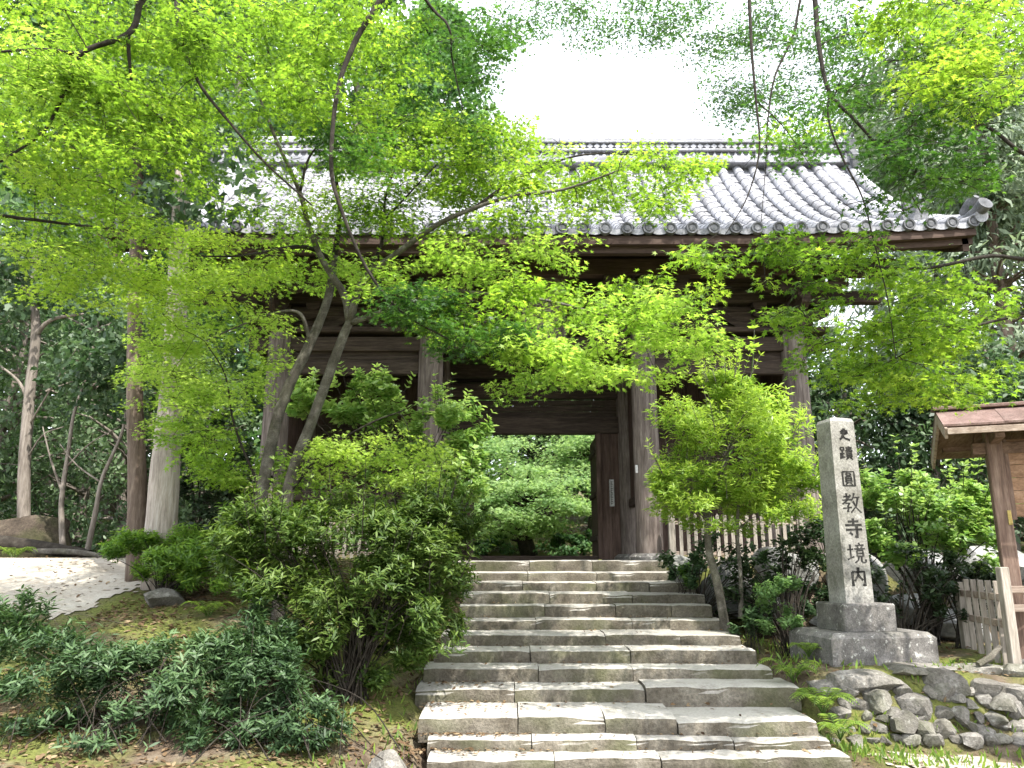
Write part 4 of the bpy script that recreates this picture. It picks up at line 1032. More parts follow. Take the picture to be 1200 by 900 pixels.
b = Vector((7.3, 3.6, g(7.3, 3.6) - .05))
maple('large maple with long twigs hanging before the gate eave and above the shelter', b, [
    ([b, Vector((6.9, 3.9, .6)), Vector((6.2, 4.5, 2.6)), Vector((5.2, 5.3, 4.6)), Vector((4.4, 6.0, 6.4))], .24, .12, 'trunk'),
    ([Vector((5.2, 5.3, 4.6)), Vector((4.2, 5.6, 5.4)), at(950, -40, 5.8)] + L((955, 0, 5.8), (960, 55, 5.8), (972, 108, 5.8), (1003, 142, 5.8), (1040, 185, 5.9), (1060, 215, 6.0), (1080, 250, 6.1)), .035, .005, 'branch'),
    (L((972, 108, 5.8), (971, 140, 5.8), (985, 180, 5.8), (1010, 230, 5.8), (1022, 275, 5.8), (1040, 350, 5.8), (1050, 420, 5.9)), .012, .004, 'branch'),
    ([Vector((4.4, 6.0, 6.4)), Vector((3.6, 6.2, 6.6)), at(876, -30, 6.2)] + L((878, 0, 6.2), (881, 60, 6.2), (886, 120, 6.2), (890, 175, 6.2), (876, 230, 6.2), (850, 275, 6.2)), .028, .003, 'branch'),
    (L((886, 118, 6.2), (915, 145, 6.2), (935, 172, 6.2), (950, 195, 6.2)), .008, .003, 'branch'),
    ([Vector((4.4, 6.0, 6.4)), Vector((3.6, 6.6, 6.9)), at(946, -25, 6.6)] + L((930, 40, 6.6), (908, 90, 6.6), (900, 140, 6.6), (898, 185, 6.6), (892, 260, 6.6)), .024, .003, 'branch'),
    ([Vector((6.0, 4.8, 2.6)), Vector((5.4, 5.6, 3.4)), at(1260, 200, 6.4)] + L((1200, 180, 6.4), (1160, 150, 6.4), (1100, 120, 6.4)), .04, .01, 'branch'),
    ([Vector((6.0, 4.8, 2.6)), Vector((5.2, 5.4, 2.7)), at(1230, 300, 6.3)] + L((1160, 300, 6.3), (1080, 315, 6.2), (1000, 310, 6.1), (920, 310, 6.0), (840, 300, 5.9)), .032, .004, 'branch'),
    ([Vector((5.8, 4.9, 3.0)), Vector((5.3, 5.6, 2.4)), at(1220, 360, 6.4)] + L((1150, 380, 6.4), (1090, 400, 6.3), (1030, 430, 6.3)), .03, .004, 'branch'),
    ([Vector((4.4, 6.0, 6.4)), Vector((3.6, 8.0, 8.0)), Vector((2.6, 9.6, 9.2)), Vector((1.0, 10.2, 9.6))], .06, .01, 'branch'),
    ([Vector((3.6, 8.0, 8.0)), Vector((4.2, 9.6, 8.8)), Vector((3.6, 10.8, 9.4))], .05, .01, 'branch'),
], [
    (1120, 30, 110, 45, 4.4, 5.6, 26, .45, .060, 70, .29),
    (1130, 95, 70, 45, 4.6, 5.4, 14, .7, .060, 65, .27),
    (1090, 150, 80, 50, 4.6, 5.6, 16, .3, .060, 60, .27, 'maple_d'),
    (1080, 215, 80, 40, 4.8, 5.8, 13, .4, .062, 55, .27, 'maple_d'),
    (860, 18, 230, 36, 9.0, 11.0, 64, .25, .058, 60, .42, 'maple_d'),
    (920, 85, 105, 60, 9.0, 11.0, 80, .25, .058, 60, .42, 'maple_d'),
    (700, 22, 130, 32, 9.0, 11.0, 40, .25, .058, 55, .42, 'maple_d'),
    (940, 140, 75, 40, 6.2, 8.2, 16, .3, .058, 45, .30, 'maple_d'),
    (930, 155, 45, 10, 6.4, 7.2, 4, .6, .062, 50, .22),
    (1000, 60, 80, 50, 4.8, 6.0, 9, .3, .060, 40, .28, 'maple_d'),
    (870, 300, 90, 20, 5.6, 6.2, 14, .4, .076, 34, .22),
    (930, 350, 55, 28, 5.6, 6.2, 10, .4, .076, 34, .22),
    (1010, 300, 70, 25, 5.6, 6.4, 10, .4, .074, 40, .24),
    (1080, 360, 85, 45, 5.8, 7.0, 30, .5, .072, 55, .28),
    (1080, 430, 95, 50, 5.8, 7.0, 36, .55, .072, 55, .28),
    (1010, 450, 40, 30, 6.0, 6.8, 8, .5, .072, 50, .25),
    (950, 400, 25, 30, 5.8, 6.2, 4, .4, .074, 40, .2),
], 'maple')

def shrub(name, label, base, blobs, shape, m, leaf, whorls, per, stems, stem_r=.012, spread=.16, tone=.5, group=None, core=0, updir=.7, skin=.45, bark='bark_dark', jit=.16, extra=(), cat='shrub', forks=None, bspread=.05, ck=26, shoots=0):
    """blobs: (centre, rx, ry(depth), rz, weight)"""
    root = empty(name, base, label, cat, group); st = MB(); cr = Crown()
    base = Vector(base); tot = sum(q[4] for q in blobs); tips = []
    for c, rx, ry, rz_, w in blobs:
        n = int(whorls * w / tot); d = rn(n); d /= np.linalg.norm(d, axis=1, keepdims=True); r = RNG.uniform(.12, 1, n) ** skin
        K_ = max(6, int(ck * (rx * rz_) ** .5)); cd = rn(K_); cd /= np.linalg.norm(cd, axis=1, keepdims=True); cc = cd * (RNG.uniform(.35, 1.0, (K_, 1)) ** .6); cz = RNG.uniform(.22, .42, K_)
        wi = RNG.integers(0, K_, n); P = np.array(c) + (cc[wi] + d * (r * cz[wi])[:, None]) * np.array([rx, ry, rz_])
        ax = P - np.array(base); ax /= np.linalg.norm(ax, axis=1, keepdims=True); ax = ax * .5 + d * .6; ax[:, 2] += updir; ax /= np.linalg.norm(ax, axis=1, keepdims=True)
        clump = np.array([vnoise(p_, 2.6, 1.3) for p_ in P])
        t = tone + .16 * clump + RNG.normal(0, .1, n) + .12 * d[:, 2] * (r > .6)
        PP = np.repeat(P, per, 0); AX = np.repeat(ax, per, 0)
        PP = PP + AX * RNG.uniform(-spread, .02, (n * per, 1)) * .6
        side = np.cross(AX, rn(n * per)); side /= np.linalg.norm(side, axis=1, keepdims=True)
        D = AX * RNG.uniform(.15, .75, (n * per, 1)) + side
        N = AX + rn(n * per, .25)
        ok = PP[:, 2] > gh(PP[:, 0], PP[:, 1]) + .02
        cr.add(PP[ok], D[ok], N[ok], (leaf * RNG.uniform(.65, 1.2, n * per))[ok], (np.repeat(t, per) + RNG.normal(0, jit, n * per))[ok])
        k = max(1, int(stems * w / tot)); idx = RNG.choice(n, min(k, n), replace=False)
        tips += [Vector(P[i]) for i in idx]
    for _ in range(shoots):
        c, rx, ry, rz_, w = random.choice(blobs); d = Vector((random.gauss(0, 1), random.gauss(0, 1), abs(random.gauss(0, 1)) + .2)).normalized()
        p0 = Vector(c) + Vector((d.x * rx, d.y * ry, d.z * rz_)) * .9; dr = (d * .6 + Vector((0, 0, .8))).normalized(); l = random.uniform(.14, .42)
        st.tube([p0 - dr * .1, p0 + dr * l * .5, p0 + dr * l], [.005, .004, .002], 4, cap=False)
        for q in range(4):
            n = 5; pc = np.array(p0 + dr * l * (q + 1) / 4); an = RNG.uniform(0, 6.3, n); e1 = np.array(dr.orthogonal().normalized()); e2 = np.cross(np.array(dr), e1)
            D = np.cos(an)[:, None] * e1 + np.sin(an)[:, None] * e2 + np.array(dr) * .6
            cr.add(np.repeat(pc[None], n, 0), D, np.array(dr) + rn(n, .2), leaf * RNG.uniform(.6, 1.0, n), tone + .2 + RNG.normal(0, .1, n))
    for tp in tips:
        b0 = (min(forks, key=lambda f_: (f_ - tp).length) if forks else base) + Vector((random.gauss(0, bspread), random.gauss(0, bspread * .6), 0)) * (.3 if forks else 1); mid = b0.lerp(tp, .5) + Vector((random.gauss(0, .06), random.gauss(0, .06), .08 * (tp - b0).length))
        mid.x = b0.x + (tp.x - b0.x) * .36; mid.y = b0.y + (tp.y - b0.y) * .36
        pts = curve([b0, mid, tp], 4); n_ = len(pts); r = stem_r * random.uniform(.6, 1.2)
        st.tube(pts, [r * (1.1 - .85 * i / (n_ - 1)) for i in range(n_)], 5, cap=False)
    for ctrl, r0, r1 in extra: limb(st, ctrl, r0, r1, 7, 4)
    st.build('stems', M[bark], root, smooth=True); cr.build(shape, m, root, 'foliage'); return root

# ------------------------------------------------------------------ background trees
def forest_tree(label, px, Y, z_top, rad, kind, group, trunk_r=.16, tone=.5, lowest=.25, n=46, per=55, leaf=.2, lean=0, shape='clump', trunk_m='bark_grey', squash=.8, name='forest_tree', py=600):
    p = at(px, py, Y); base = Vector((p.x, Y, g(p.x, Y) - .05)); H = z_top - base.z
    root = empty(name, base, label, 'tree', group); tb = MB()
    top = base + Vector((lean, 0, H * .95)); spine = curve([base, base.lerp(top, .35) + Vector((random.gauss(0, .12), 0, 0)), base.lerp(top, .7) + Vector((random.gauss(0, .15), 0, 0)), top], 5)
    N = len(spine); tb.tube(spine, [trunk_r * (1.15 - .95 * i / (N - 1)) for i in range(N)], 8, wob=.05)
    cr = Crown()
    for k in range(n):
        t = lowest + (1 - lowest) * RNG.uniform(0, 1) ** .9
        q = spine[min(N - 1, int(t * (N - 1)))]
        env = rad * (math.sin(math.pi * min(1, (t - lowest) / (1 - lowest) * .85 + .13)) if kind != 'cedar' else (1.05 - .85 * (t - lowest) / (1 - lowest)))
        a = RNG.uniform(0, 2 * math.pi); r = env * math.sqrt(RNG.uniform(.05, 1))
        c = q + Vector((math.cos(a) * r, math.sin(a) * r, RNG.normal(0, .2)))
        if r > .5: tb.tube(bez(q - Vector((0, 0, r * .3)), c, .05, 3, .06), [.05 + .012 * r, .035, .022, .01], 4, cap=False)
        br = rad * RNG.uniform(.2, .36)
        if kind == 'tier': cr.spray(c, q, br * 1.5, per, leaf, tone + RNG.normal(0, .13), flat=.10, droop=.3, tilt=.45)
        elif kind == 'cedar':
            m_ = per; d = rn(m_); d[:, 2] *= .35; P = np.array(c) + d * br * .55
            D = np.array([math.cos(a), math.sin(a), -.5]) + rn(m_, .5); NN = np.array([0, 0, 1.]) + rn(m_, .5)
            cr.add(P, D, NN, leaf * RNG.uniform(.7, 1.3, m_), tone + RNG.normal(0, .15, m_) + RNG.normal(0, .12))
        else: cr.blob(c, br, per, leaf, tone + RNG.normal(0, .14), squash)
    tb.build('trunk', M[trunk_m], root, smooth=True)
    cr.build(shape, {'tier': 'maple_haze', 'cedar': 'cedar', 'round': 'evergreen', 'leafy': 'forest'}[kind], root)
    return root
G1, G2, G3 = 'trees behind the gate', 'trees beyond the sandy path', 'trees behind the notice shelter'
# behind the gate and seen through its doorway
lb = 'tall leafy green tree standing behind the gate roof'
for px, Y, zt_, rd in ((60, 24, 25, 4.6), (230, 27, 28, 4.8), (390, 25, 25, 4.2), (500, 29, 25, 3.8), (-150, 22, 24, 4.6), (130, 31, 30, 5)):
    forest_tree(lb, px, Y, zt_, rd, 'leafy', G1, .3, .5, .12, 130, 85, .30, squash=.7)
for lb, px, Y, zt_, rd, tn in (('low spreading maple with a thick dark trunk framed by the gate doorway', 620, 25, 3.0, 2.0, .85), ('taller maple with a slanting trunk beside the doorway post', 692, 27, 4.6, 2.3, .75), ('maple behind the light green broad-leaved bush, seen through the doorway', 560, 27, 4.8, 2.3, .75), ('tallest maple rising behind the others in the doorway', 640, 31, 8.2, 3.2, .7)):
    forest_tree(lb, px, Y, zt_, rd, 'tier', G1, .24 if Y < 26 else .15, tn, .28, 56, 190, .16, shape='maple5', trunk_m='bark_dark', name='maple_tree')
for lb, px, Y, w in (('low dark bush beside the thick trunk behind the gate', 660, 24, .8), ('low dark bush behind the gate, under the slanting maple', 705, 25, .9), ('low dark bush behind the gate, next to the broad-leaved bush', 565, 24.5, .9)):
    b = gp(px, 650, Y); shrub('low_bush', lb, b, [(b + Vector((0, 0, .45)), w, .6, .45, 1)], 'ovate', 'forest', .13, 380, 5, 10, .01, tone=.35)
lb = 'dark evergreen tree standing in the wood behind the gate'
for px, Y, zt_, rd in ((740, 31, 12, 4.0), (560, 34, 13, 4.2), (660, 36, 13.5, 4.5), (860, 29, 12, 4.0), (380, 33, 14, 4.5), (200, 33, 15, 4.5), (30, 31, 15, 4.5)):
    forest_tree(lb, px, Y, zt_, rd, 'round', G1, .26, .55, .05, 70, 70, .36)
# left wood
lb = 'dense blue-green evergreen tree in the shade beyond the sandy path'
for px, Y, zt_, rd in ((-10, 18, 7.5, 2.2), (95, 20, 8, 2.4), (150, 17.5, 6.0, 1.6), (180, 20, 7, 2.0), (-110, 16, 8, 2.4), (50, 24, 9, 3), (235, 23.5, 7, 2.0)):
    forest_tree(lb, px, Y, zt_, rd, 'round', G2, .12, .8, .05, 70, 95, .15, shape='ovate', trunk_m='bark_grey', name='evergreen_tree')
# right side
lb = 'grey-green cedar standing behind the notice shelter'
for px, Y, zt_, rd in ((1130, 21, 17, 3.0), (1215, 18.5, 15, 2.8), (1060, 26, 19, 3.0), (1330, 22, 17, 3.2), (1180, 28, 25, 3.8), (1250, 25, 24, 3.6)):
    forest_tree(lb, px, Y, zt_, rd, 'cedar', G3, .22, .6, .06, 150, 80, .30, shape='needle', trunk_m='bark_cedar', name='cedar_tree')
lb = 'dark glossy-leaved evergreen tree between the gate end and the cedars'
for px, Y, zt_, rd in ((1010, 16.5, 4.6, 1.6), (1090, 15, 3.8, 1.5), (1180, 15, 4.4, 1.7), (990, 20, 5.8, 1.8), (1280, 14.5, 4.2, 1.7)):
    forest_tree(lb, px, Y, zt_, rd, 'round', G3, .12, .5, .02, 55, 90, .15, shape='ovate', name='evergreen_tree')
# bare-stemmed trunks on the left
def trunk_tree(label, ctrl, r0, r1, m, extra=(), name='tree', leaf=None):
    root = empty(name, ctrl[0], label, 'tree'); mb = MB(); limb(mb, ctrl, r0, r1, 12, 6, .04)
    for c_, a_, b_ in extra: limb(mb, c_, a_, b_, 6, 4)
    mb.build('trunk', M[m], root, smooth=True)
    cr = Crown()
    for c, rad, n, sz, tn in leaf: cr.blob(c, rad, n, sz, tn, .7)
    cr.build('clump', 'evergreen', root); return root
b = gp(163, 650, 10.6)
trunk_tree('slim brown cedar trunk close beside the pale thick trunk', [b] + L((161, 560, 10.6), (158, 470, 10.6), (158, 380, 10.6), (160, 250, 10.6), (165, 120, 10.6)), .14, .075, 'bark_cedar', [(L((158, 330, 10.6), (130, 290, 10.5), (110, 270, 10.3)), .04, .015)], 'cedar_tree', [(at(165 + random.uniform(-60, 60), 150 + random.uniform(-80, 60), 10.6 + random.uniform(-.8, .8)), .55, 60, .16, .5) for _ in range(24)])
b = gp(190, 650, 10.3)
trunk_tree('thick pale smooth-barked trunk standing behind the bright bush', [b] + L((192, 570, 10.3), (198, 500, 10.3), (204, 430, 10.3), (208, 330, 10.3), (215, 200, 10.3)), .22, .12, 'bark_pale', [], 'cypress_tree', [(at(215 + random.uniform(-60, 60), 190 + random.uniform(-60, 60), 10.3 + random.uniform(-.8, .8)), .55, 60, .16, .5) for _ in range(20)])
b = gp(30, 650, 15.0)
trunk_tree('slender grey tree with crooked bare limbs above the earth bank', [b] + L((28, 560, 15), (34, 470, 15), (42, 390, 15), (38, 330, 15), (45, 250, 15)), .13, .07, 'bark_grey',
    [(L((40, 395, 15), (60, 375, 14.9), (98, 368, 14.8)), .07, .02), (L((34, 470, 15), (20, 445, 15), (-5, 425, 14.9)), .045, .015), (L((33, 500, 15), (60, 455, 14.7), (95, 400, 14.5)), .025, .01), (L((38, 350, 15), (15, 320, 15), (-10, 300, 15)), .05, .02), (L((30, 540, 15), (50, 510, 14.8), (75, 500, 14.7)), .02, .01)],
    'tree', [(at(40 + random.uniform(-70, 70), 300 + random.uniform(-60, 60), 15 + random.uniform(-.8, .8)), .6, 70, .16, .5) for _ in range(24)])
b = gp(75, 655, 14.4)
trunk_tree('thin forked grey stem rising from the earth bank', [b] + L((72, 590, 14.4), (80, 530, 14.4), (88, 480, 14.4), (110, 420, 14.4)), .06, .02, 'bark_grey',
    [(L((74, 580, 14.4), (60, 540, 14.3), (50, 500, 14.2)), .03, .01), (L((80, 545, 14.4), (105, 520, 14.2), (140, 500, 14)), .022, .008)], 'tree', [(at(110 + random.uniform(-50, 50), 430 + random.uniform(-50, 50), 14.4 + random.uniform(-.5, .5)), .45, 60, .13, .5) for _ in range(14)])
b = gp(100, 655, 14.0)
trunk_tree('thin leaning grey stem next to the fallen log', [b] + L((112, 600, 14), (120, 560, 14), (145, 500, 14), (150, 440, 14)), .055, .02, 'bark_grey', [(L((118, 565, 14), (90, 545, 14), (70, 520, 13.9)), .02, .008)], 'tree', [(at(140 + random.uniform(-40, 40), 420 + random.uniform(-50, 50), 14 + random.uniform(-.5, .5)), .45, 60, .13, .5) for _ in range(12)])
# earth bank and fallen log
def fallen(label, a_, c_, r, nm, m): return tag(autosmooth(MB().tube(curve([a_, (Vector(a_) + Vector(c_)) / 2 + Vector((0, 0, .04)), c_], 6), [r * k for k in (.95, 1.03, 1, 1.02, .98, 1, .97, .94, .9, .86, .8, .74, .66)], 12, wob=.06).build(nm, M[m]), 45), label, 'log')
fallen('thick dark fallen log lying at the top of the sandy path', at(-60, 632, 14.3), at(105, 650, 13.9), .13, 'fallen_log', 'bark_dark')
fallen('thinner fallen log in front of the thick dark one', at(40, 646, 13.9), at(130, 653, 13.5), .05, 'fallen_log', 'bark_maple')
bk = rock_mb(at(35, 640, 15.0), (1.4, .6, .62), 3, 3, .3); tag(autosmooth(bk.build('earth_bank', M['earth']), 60), kind='structure')

# ------------------------------------------------------------------ shrubs
b = gp(405, 835, 7.35)
shrub('narrow_leaf_shrub', 'big dark shrub of narrow leaves on a fan of bare stems beside the steps', b, [
    (at(420, 650, 7.35), 1.05, .8, .58, 1.0), (at(320, 640, 7.4), .55, .6, .5, .5), (at(505, 690, 7.3), .42, .5, .5, .4), (at(500, 610, 7.35), .5, .5, .3, .35), (at(420, 750, 7.3), .75, .5, .35, .3)],
    'lance', 'lance', .080, 7000, 7, 90, .011, tone=.6, skin=.5, ck=44, bspread=.09, shoots=90)
b = gp(110, 895, 6.5)
shrub('narrow_leaf_shrub', 'straggly low shrub of dark narrow leaves on the mossy slope under the sandy path', b, [
    (at(60, 770, 6.6), .6, .5, .3, .7), (at(180, 790, 6.6), .6, .5, .34, 1), (at(280, 770, 6.7), .4, .4, .3, .55), (at(110, 860, 6.4), .7, .4, .22, .4), (at(20, 720, 6.9), .3, .3, .2, .25)],
    'lance', 'lance_d', .082, 3000, 6, 70, .005, tone=.6, skin=.6, bspread=.5, ck=70,
    extra=[(L((70, 900, 6.2), (120, 850, 6.3), (170, 815, 6.4), (195, 770, 6.5)), .02, .006), (L((30, 910, 6.2), (100, 870, 6.2), (165, 840, 6.3)), .018, .006)])
b = gp(320, 880, 6.45)
shrub('narrow_leaf_shrub', 'small shrub of drooping dark narrow leaves in front of the fan-stemmed shrub', b, [
    (at(310, 790, 6.6), .42, .4, .32, 1), (at(360, 850, 6.4), .4, .3, .2, .6), (at(250, 850, 6.4), .4, .3, .2, .5), (at(300, 730, 6.9), .35, .35, .2, .5)],
    'lance', 'lance_d', .08, 1500, 6, 60, .006, tone=.5, skin=.6, bspread=.35, ck=70)
b = gp(190, 695, 9.8)
shrub('small_bush', 'small bright green bush at the edge of the sandy path', b, [
    (at(210, 648, 9.8), .72, .5, .42, 1), (at(155, 650, 9.9), .4, .4, .3, .4), (at(265, 665, 9.6), .45, .4, .36, .5)],
    'lance', 'bright', .085, 2100, 6, 40, .008, tone=.4)
b = gp(235, 600, 11.0)
shrub('dark_shrub', 'dark glossy shrub between the pale trunk and the leaning maple', b, [
    (at(225, 510, 11), .5, .5, .35, 1), (at(265, 550, 10.9), .6, .5, .4, .8), (at(250, 600, 10.8), .7, .6, .5, 1)], 'ovate', 'core', .10, 700, 6, 30, .012, tone=.45)
b = gp(470, 640, 10.6)
shrub('broad_leaf_bush', 'light green broad-leaved bush growing between the maple trunks and the doorway', b, [
    (at(430, 470, 10.6), .62, .5, .42, 1), (at(520, 500, 10.5), .62, .5, .4, 1), (at(480, 560, 10.4), .95, .6, .5, 1), (at(360, 470, 10.8), .35, .4, .3, .35), (at(540, 560, 10.5), .4, .4, .4, .5)],
    'ovate', 'bright_b', .10, 1500, 7, 40, .016, tone=.75, ck=40, shoots=50)
b = gp(853, 722, 9.35)
shrub('bright_bush', 'bright yellow-green rounded bush with two bare trunks beside the upper steps', b, [
    (at(858, 515, 9.4), .92, .8, .62, 1.2), (at(800, 560, 9.4), .45, .5, .4, .45), (at(925, 560, 9.4), .45, .5, .45, .5), (at(855, 600, 9.3), .9, .7, .32, .6), (at(850, 450, 9.4), .4, .4, .2, .25)],
    'lance', 'bright', .085, 4000, 7, 70, .008, tone=.8, ck=40, shoots=70, skin=.4, bark='bark_maple', forks=L((830, 615, 9.4), (850, 540, 9.4), (864, 620, 9.5), (868, 560, 9.4)),
    extra=[([b] + L((842, 690, 9.35), (830, 640, 9.4), (832, 590, 9.4), (850, 540, 9.4)), .06, .03), (L((868, 725, 9.5), (868, 680, 9.5), (864, 620, 9.5), (868, 560, 9.4)), .032, .016), (L((866, 470, 9.3), (880, 440, 9.3), (883, 410, 9.3), (884, 386, 9.3)), .010, .005)])
cr = Crown()
sroot = empty('tall_shoot', at(883, 432, 9.3), 'single tall leafy shoot rising out of the bright rounded bush', 'shoot')
mb = MB(); mb.tube(L((880, 446, 9.3), (883, 415, 9.3), (884, 384, 9.3)), [.009, .007, .004], 6); mb.build('stem', M['fern'], sroot, smooth=True)
for py_, n_, s_ in ((408, 7, .13), (398, 5, .1), (385, 6, .09)):
    c = np.array(at(883, py_, 9.3)); a_ = np.linspace(0, 2 * math.pi, n_, endpoint=False) + RNG.uniform(0, 1)
    D = np.stack([np.cos(a_), np.sin(a_), np.full(n_, .45)], 1); cr.add(np.repeat(c[None], n_, 0), D, np.tile([0, 0, 1.], (n_, 1)) + rn(n_, .2), np.full(n_, s_), np.full(n_, .85))
cr.build('ovate', 'bright', sroot, 'leaves')
b = gp(1085, 700, 9.9)
shrub('broad_leaf_bush', 'glossy green broad-leaved bush between the inscribed pillar and the shelter', b, [
    (at(1060, 570, 9.9), .55, .5, .35, .8), (at(1120, 590, 9.9), .62, .5, .42, 1), (at(1050, 625, 9.7), .55, .5, .3, .6), (at(1150, 640, 9.7), .5, .4, .3, .5)],
    'ovate', 'bright_b', .09, 1300, 7, 40, .014, tone=.65, ck=40, shoots=40)
for px, py, Y, lab, bl in ((1060, 745, 9.0, 'sparse dark-leaved shrub against the pale boulders behind the pillar', ((1050, 690, .5, .32), (1100, 660, .5, .3), (1020, 720, .3, .2), (1120, 700, .35, .25))),
                       (925, 740, 9.6, 'sparse dark crooked shrub between the bright bush and the pillar', ((905, 650, .5, .3), (940, 640, .35, .4), (880, 690, .35, .25))),
                       (1130, 745, 9.3, 'low dark evergreen shrub beside the shelter fence', ((1120, 670, .45, .3), (1160, 700, .3, .3)))):
    b = gp(px, py, Y)
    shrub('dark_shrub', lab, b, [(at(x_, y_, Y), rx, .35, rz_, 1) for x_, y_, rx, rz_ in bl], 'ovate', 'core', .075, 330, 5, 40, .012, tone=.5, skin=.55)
b = gp(925, 752, 8.9)
shrub('small_shrub', 'small pale grey-green shrub at the foot of the pillar base', b, [(at(925, 695, 8.9), .34, .3, .22, 1), (at(910, 735, 8.8), .3, .3, .16, .6)], 'ovate', 'forest', .05, 420, 6, 30, .006, tone=.85)
b = gp(880, 755, 8.9)
shrub('small_shrub', 'small dark green plant between the steps and the pillar base', b, [(at(878, 735, 8.9), .2, .2, .2, 1)], 'ovate', 'lance_d', .06, 150, 5, 16, .005, tone=.4)
b = gp(795, 690, 10.6)
shrub('small_shrub', 'low green plant overhanging the ends of the upper steps', b, [(at(805, 675, 10.6), .22, .2, .16, 1)], 'ovate', 'bright_b', .07, 120, 5, 14, .005, tone=.4)

for px, py, Y, lab, bl in ((815, 700, 10.2, 'dark evergreen shrub around the bare trunks of the bright bush', ((800, 660, .3, .25), (850, 650, .45, .3), (890, 670, .4, .3), (870, 710, .35, .2))),
                           (985, 700, 10.0, 'dark leafy shrub directly behind the inscribed pillar', ((960, 640, .4, .35), (1010, 650, .4, .3), (950, 700, .3, .25)))):
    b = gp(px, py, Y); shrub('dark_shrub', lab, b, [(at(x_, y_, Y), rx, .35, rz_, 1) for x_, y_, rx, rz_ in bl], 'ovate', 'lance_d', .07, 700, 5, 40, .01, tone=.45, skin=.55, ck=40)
# ferns: arching fronds with paired leaflets
def fern(label, base, n, Lf, tone=.5, name='fern', group=None, m='fern'):
    root = empty(name, base, label, 'fern', group); st = MB(); cr = Crown(); base = Vector(base)
    for k in range(n):
        a = 2 * math.pi * k / n + random.uniform(-.3, .3); l = Lf * random.uniform(.7, 1.15); d = Vector((math.cos(a), math.sin(a), 0)); N_ = 16
        pts = [base + d * l * t * .85 + Vector((0, 0, l * (1.7 * t - 1.35 * t * t))) for t in [i / N_ for i in range(N_ + 1)]]
        st.tube(pts[::2], [.005, .005, .0045, .004, .004, .003, .003, .002, .002], 4, cap=False)
        for i in range(3, N_ + 1):
            t = i / N_; w = l * .26 * math.sin(math.pi * min(1, .12 + t * .86)) + .01
            tan = (pts[i] - pts[i - 1]).normalized(); side = tan.cross(Vector((0, 0, 1))).normalized()
            for s in (-1, 1):
                D = side * s + tan * .5 + Vector((0, 0, -.12)); cr.add(np.array([tuple(pts[i])]), np.array([tuple(D)]), np.array([[0, 0, 1.]]) + rn(1, .15), np.array([w]), np.array([tone + random.gauss(0, .12)]))
    st.build('stems', M[m], root); cr.build('lance', m, root, 'fronds')
for px, py, Y, n, l, lab in ((930, 800, 7.75, 11, .36, 'bright fern below the pillar base at the edge of the steps'), (965, 838, 7.3, 12, .34, 'yellow-green fern arching over the lower steps beside the stone wall'),
                             (948, 770, 8.2, 9, .26, 'small fern tucked against the corner of the pillar base'), (985, 868, 6.95, 10, .30, 'fern rooted at the foot of the low stone wall beside the bottom step'),
                             (245, 705, 9.1, 9, .34, 'pale fern below the small bright bush'), (15, 660, 13.0, 9, .4, 'fern growing in front of the earth bank')):
    b = gp(px, py, Y)
    if 900 < px < 1000: b.z = max(b.z, at(px, py, Y).z)
    fern(lab, b, n, l, .6)

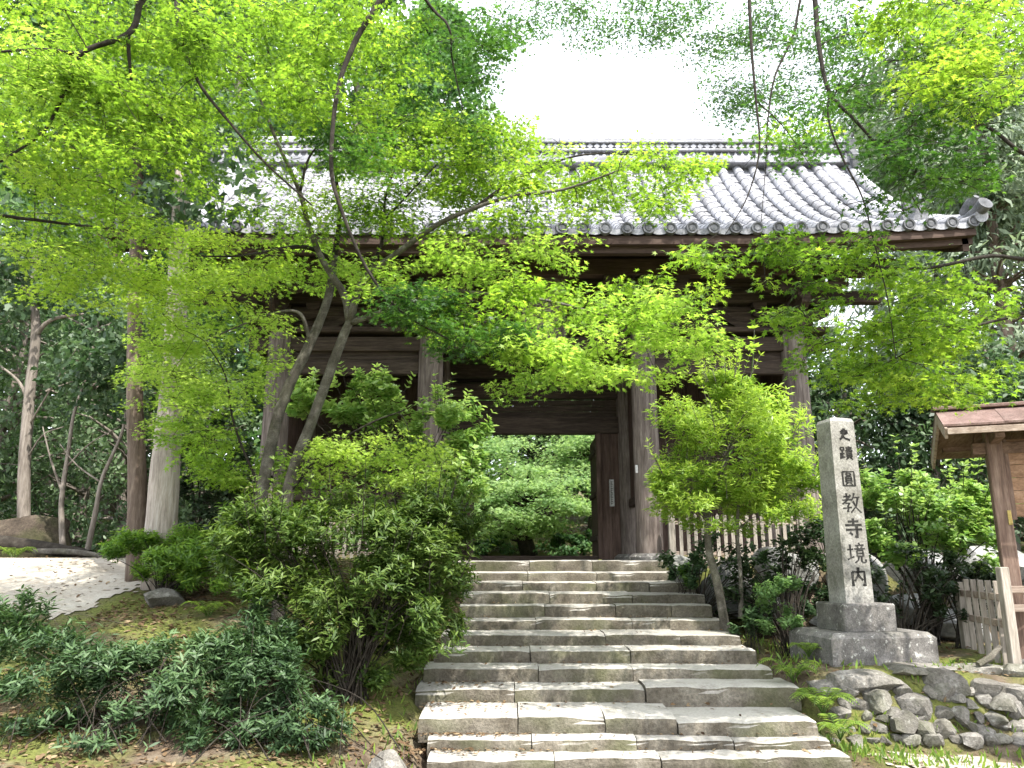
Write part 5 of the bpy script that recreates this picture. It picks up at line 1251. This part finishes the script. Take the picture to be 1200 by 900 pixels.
# grass, litter and pebbles: countless small stuff on the ground
def scatter(name, label, boxes, shape, m, size, flat, tone, kind='litter', lift_=.01, steps=False):
    cr = Crown()
    for x0, x1, y0, y1, n in boxes:
        x = RNG.uniform(x0, x1, n); y = RNG.uniform(y0, y1, n); keep = np.sin(x * 3.1 + np.sin(y * 2)) * np.sin(y * 3.7 + x) + RNG.normal(0, .6, n) > -.3
        x, y = x[keep], y[keep]; k = len(x)
        P = np.stack([x, y, gh(x, y) + lift_], 1)
        if flat: D = rn(k); D[:, 2] *= .2; N = np.tile([0, 0, 1.], (k, 1)) + rn(k, .3)
        else: D = rn(k, .45); D[:, 2] = 1; N = rn(k)
        cr.add(P, D, N, size * RNG.uniform(.5, 1.3, k), tone + RNG.normal(0, .2, k))
    off = bpy.data.objects.new('tmp', None); WORLD[off] = Vector((0, 0, 0))
    me = leaf_mesh(name, shape, np.concatenate(cr.P), np.concatenate(cr.D), np.concatenate(cr.N), np.concatenate(cr.S), np.concatenate(cr.T), M[m])
    bpy.data.objects.remove(off); return tag(link(name, me), label, kind, kind='stuff')
scatter('leaf_litter', 'dry brown leaves scattered over the mossy slope beside the steps', [(-4.8, -.75, 5.6, 12, 17000), (2.6, 6.5, 5.6, 10.5, 3500), (-9, -4, 6, 14, 3500)], 'ovate', 'litter', .06, True, .5, lift_=.012)
scatter('grass', 'sparse short grass along the foot of the stone wall and steps', [(2.7, 6.5, 6.6, 7.45, 1300), (2.6, 4.0, 7.6, 9.6, 700), (-1.5, -.8, 6.0, 11.5, 600), (3.4, 6.5, 7.9, 8.4, 500)], 'lance', 'fern', .085, False, .45, 'grass', 0.0)
# pebbles and dry leaves lying on the treads
cr = Crown(); mb = MB()
for (Y, z), dn in zip(STEP, DEP[1:]):
    pass
for i in range(4, 13):
    Y, z = STEP[i]; y1 = DEP[i - 1]; n = 50 if i < 9 else 150
    x = RNG.uniform(-.85, 2.5, n); 
    if i >= 9: x = np.where(RNG.uniform(0, 1, n) < .55, -.85 + np.abs(RNG.normal(0, .5, n)), x)
    y = y1 - np.abs(RNG.normal(0, .35 * (y1 - Y), n)) ; y = np.clip(y, Y + .05, y1 - .01)
    cr.add(np.stack([x, y, np.full(n, z + .016)], 1), rn(n) * np.array([1, 1, .15]), np.tile([0, 0, 1.], (n, 1)) + rn(n, .3), .045 * RNG.uniform(.4, 1.3, n), .5 + RNG.normal(0, .25, n))
me = leaf_mesh('step_litter', 'ovate', np.concatenate(cr.P), np.concatenate(cr.D), np.concatenate(cr.N), np.concatenate(cr.S), np.concatenate(cr.T), M['litter'])
tag(link('step_litter', me), 'small dry leaves lying on the stone treads', 'litter', kind='stuff')
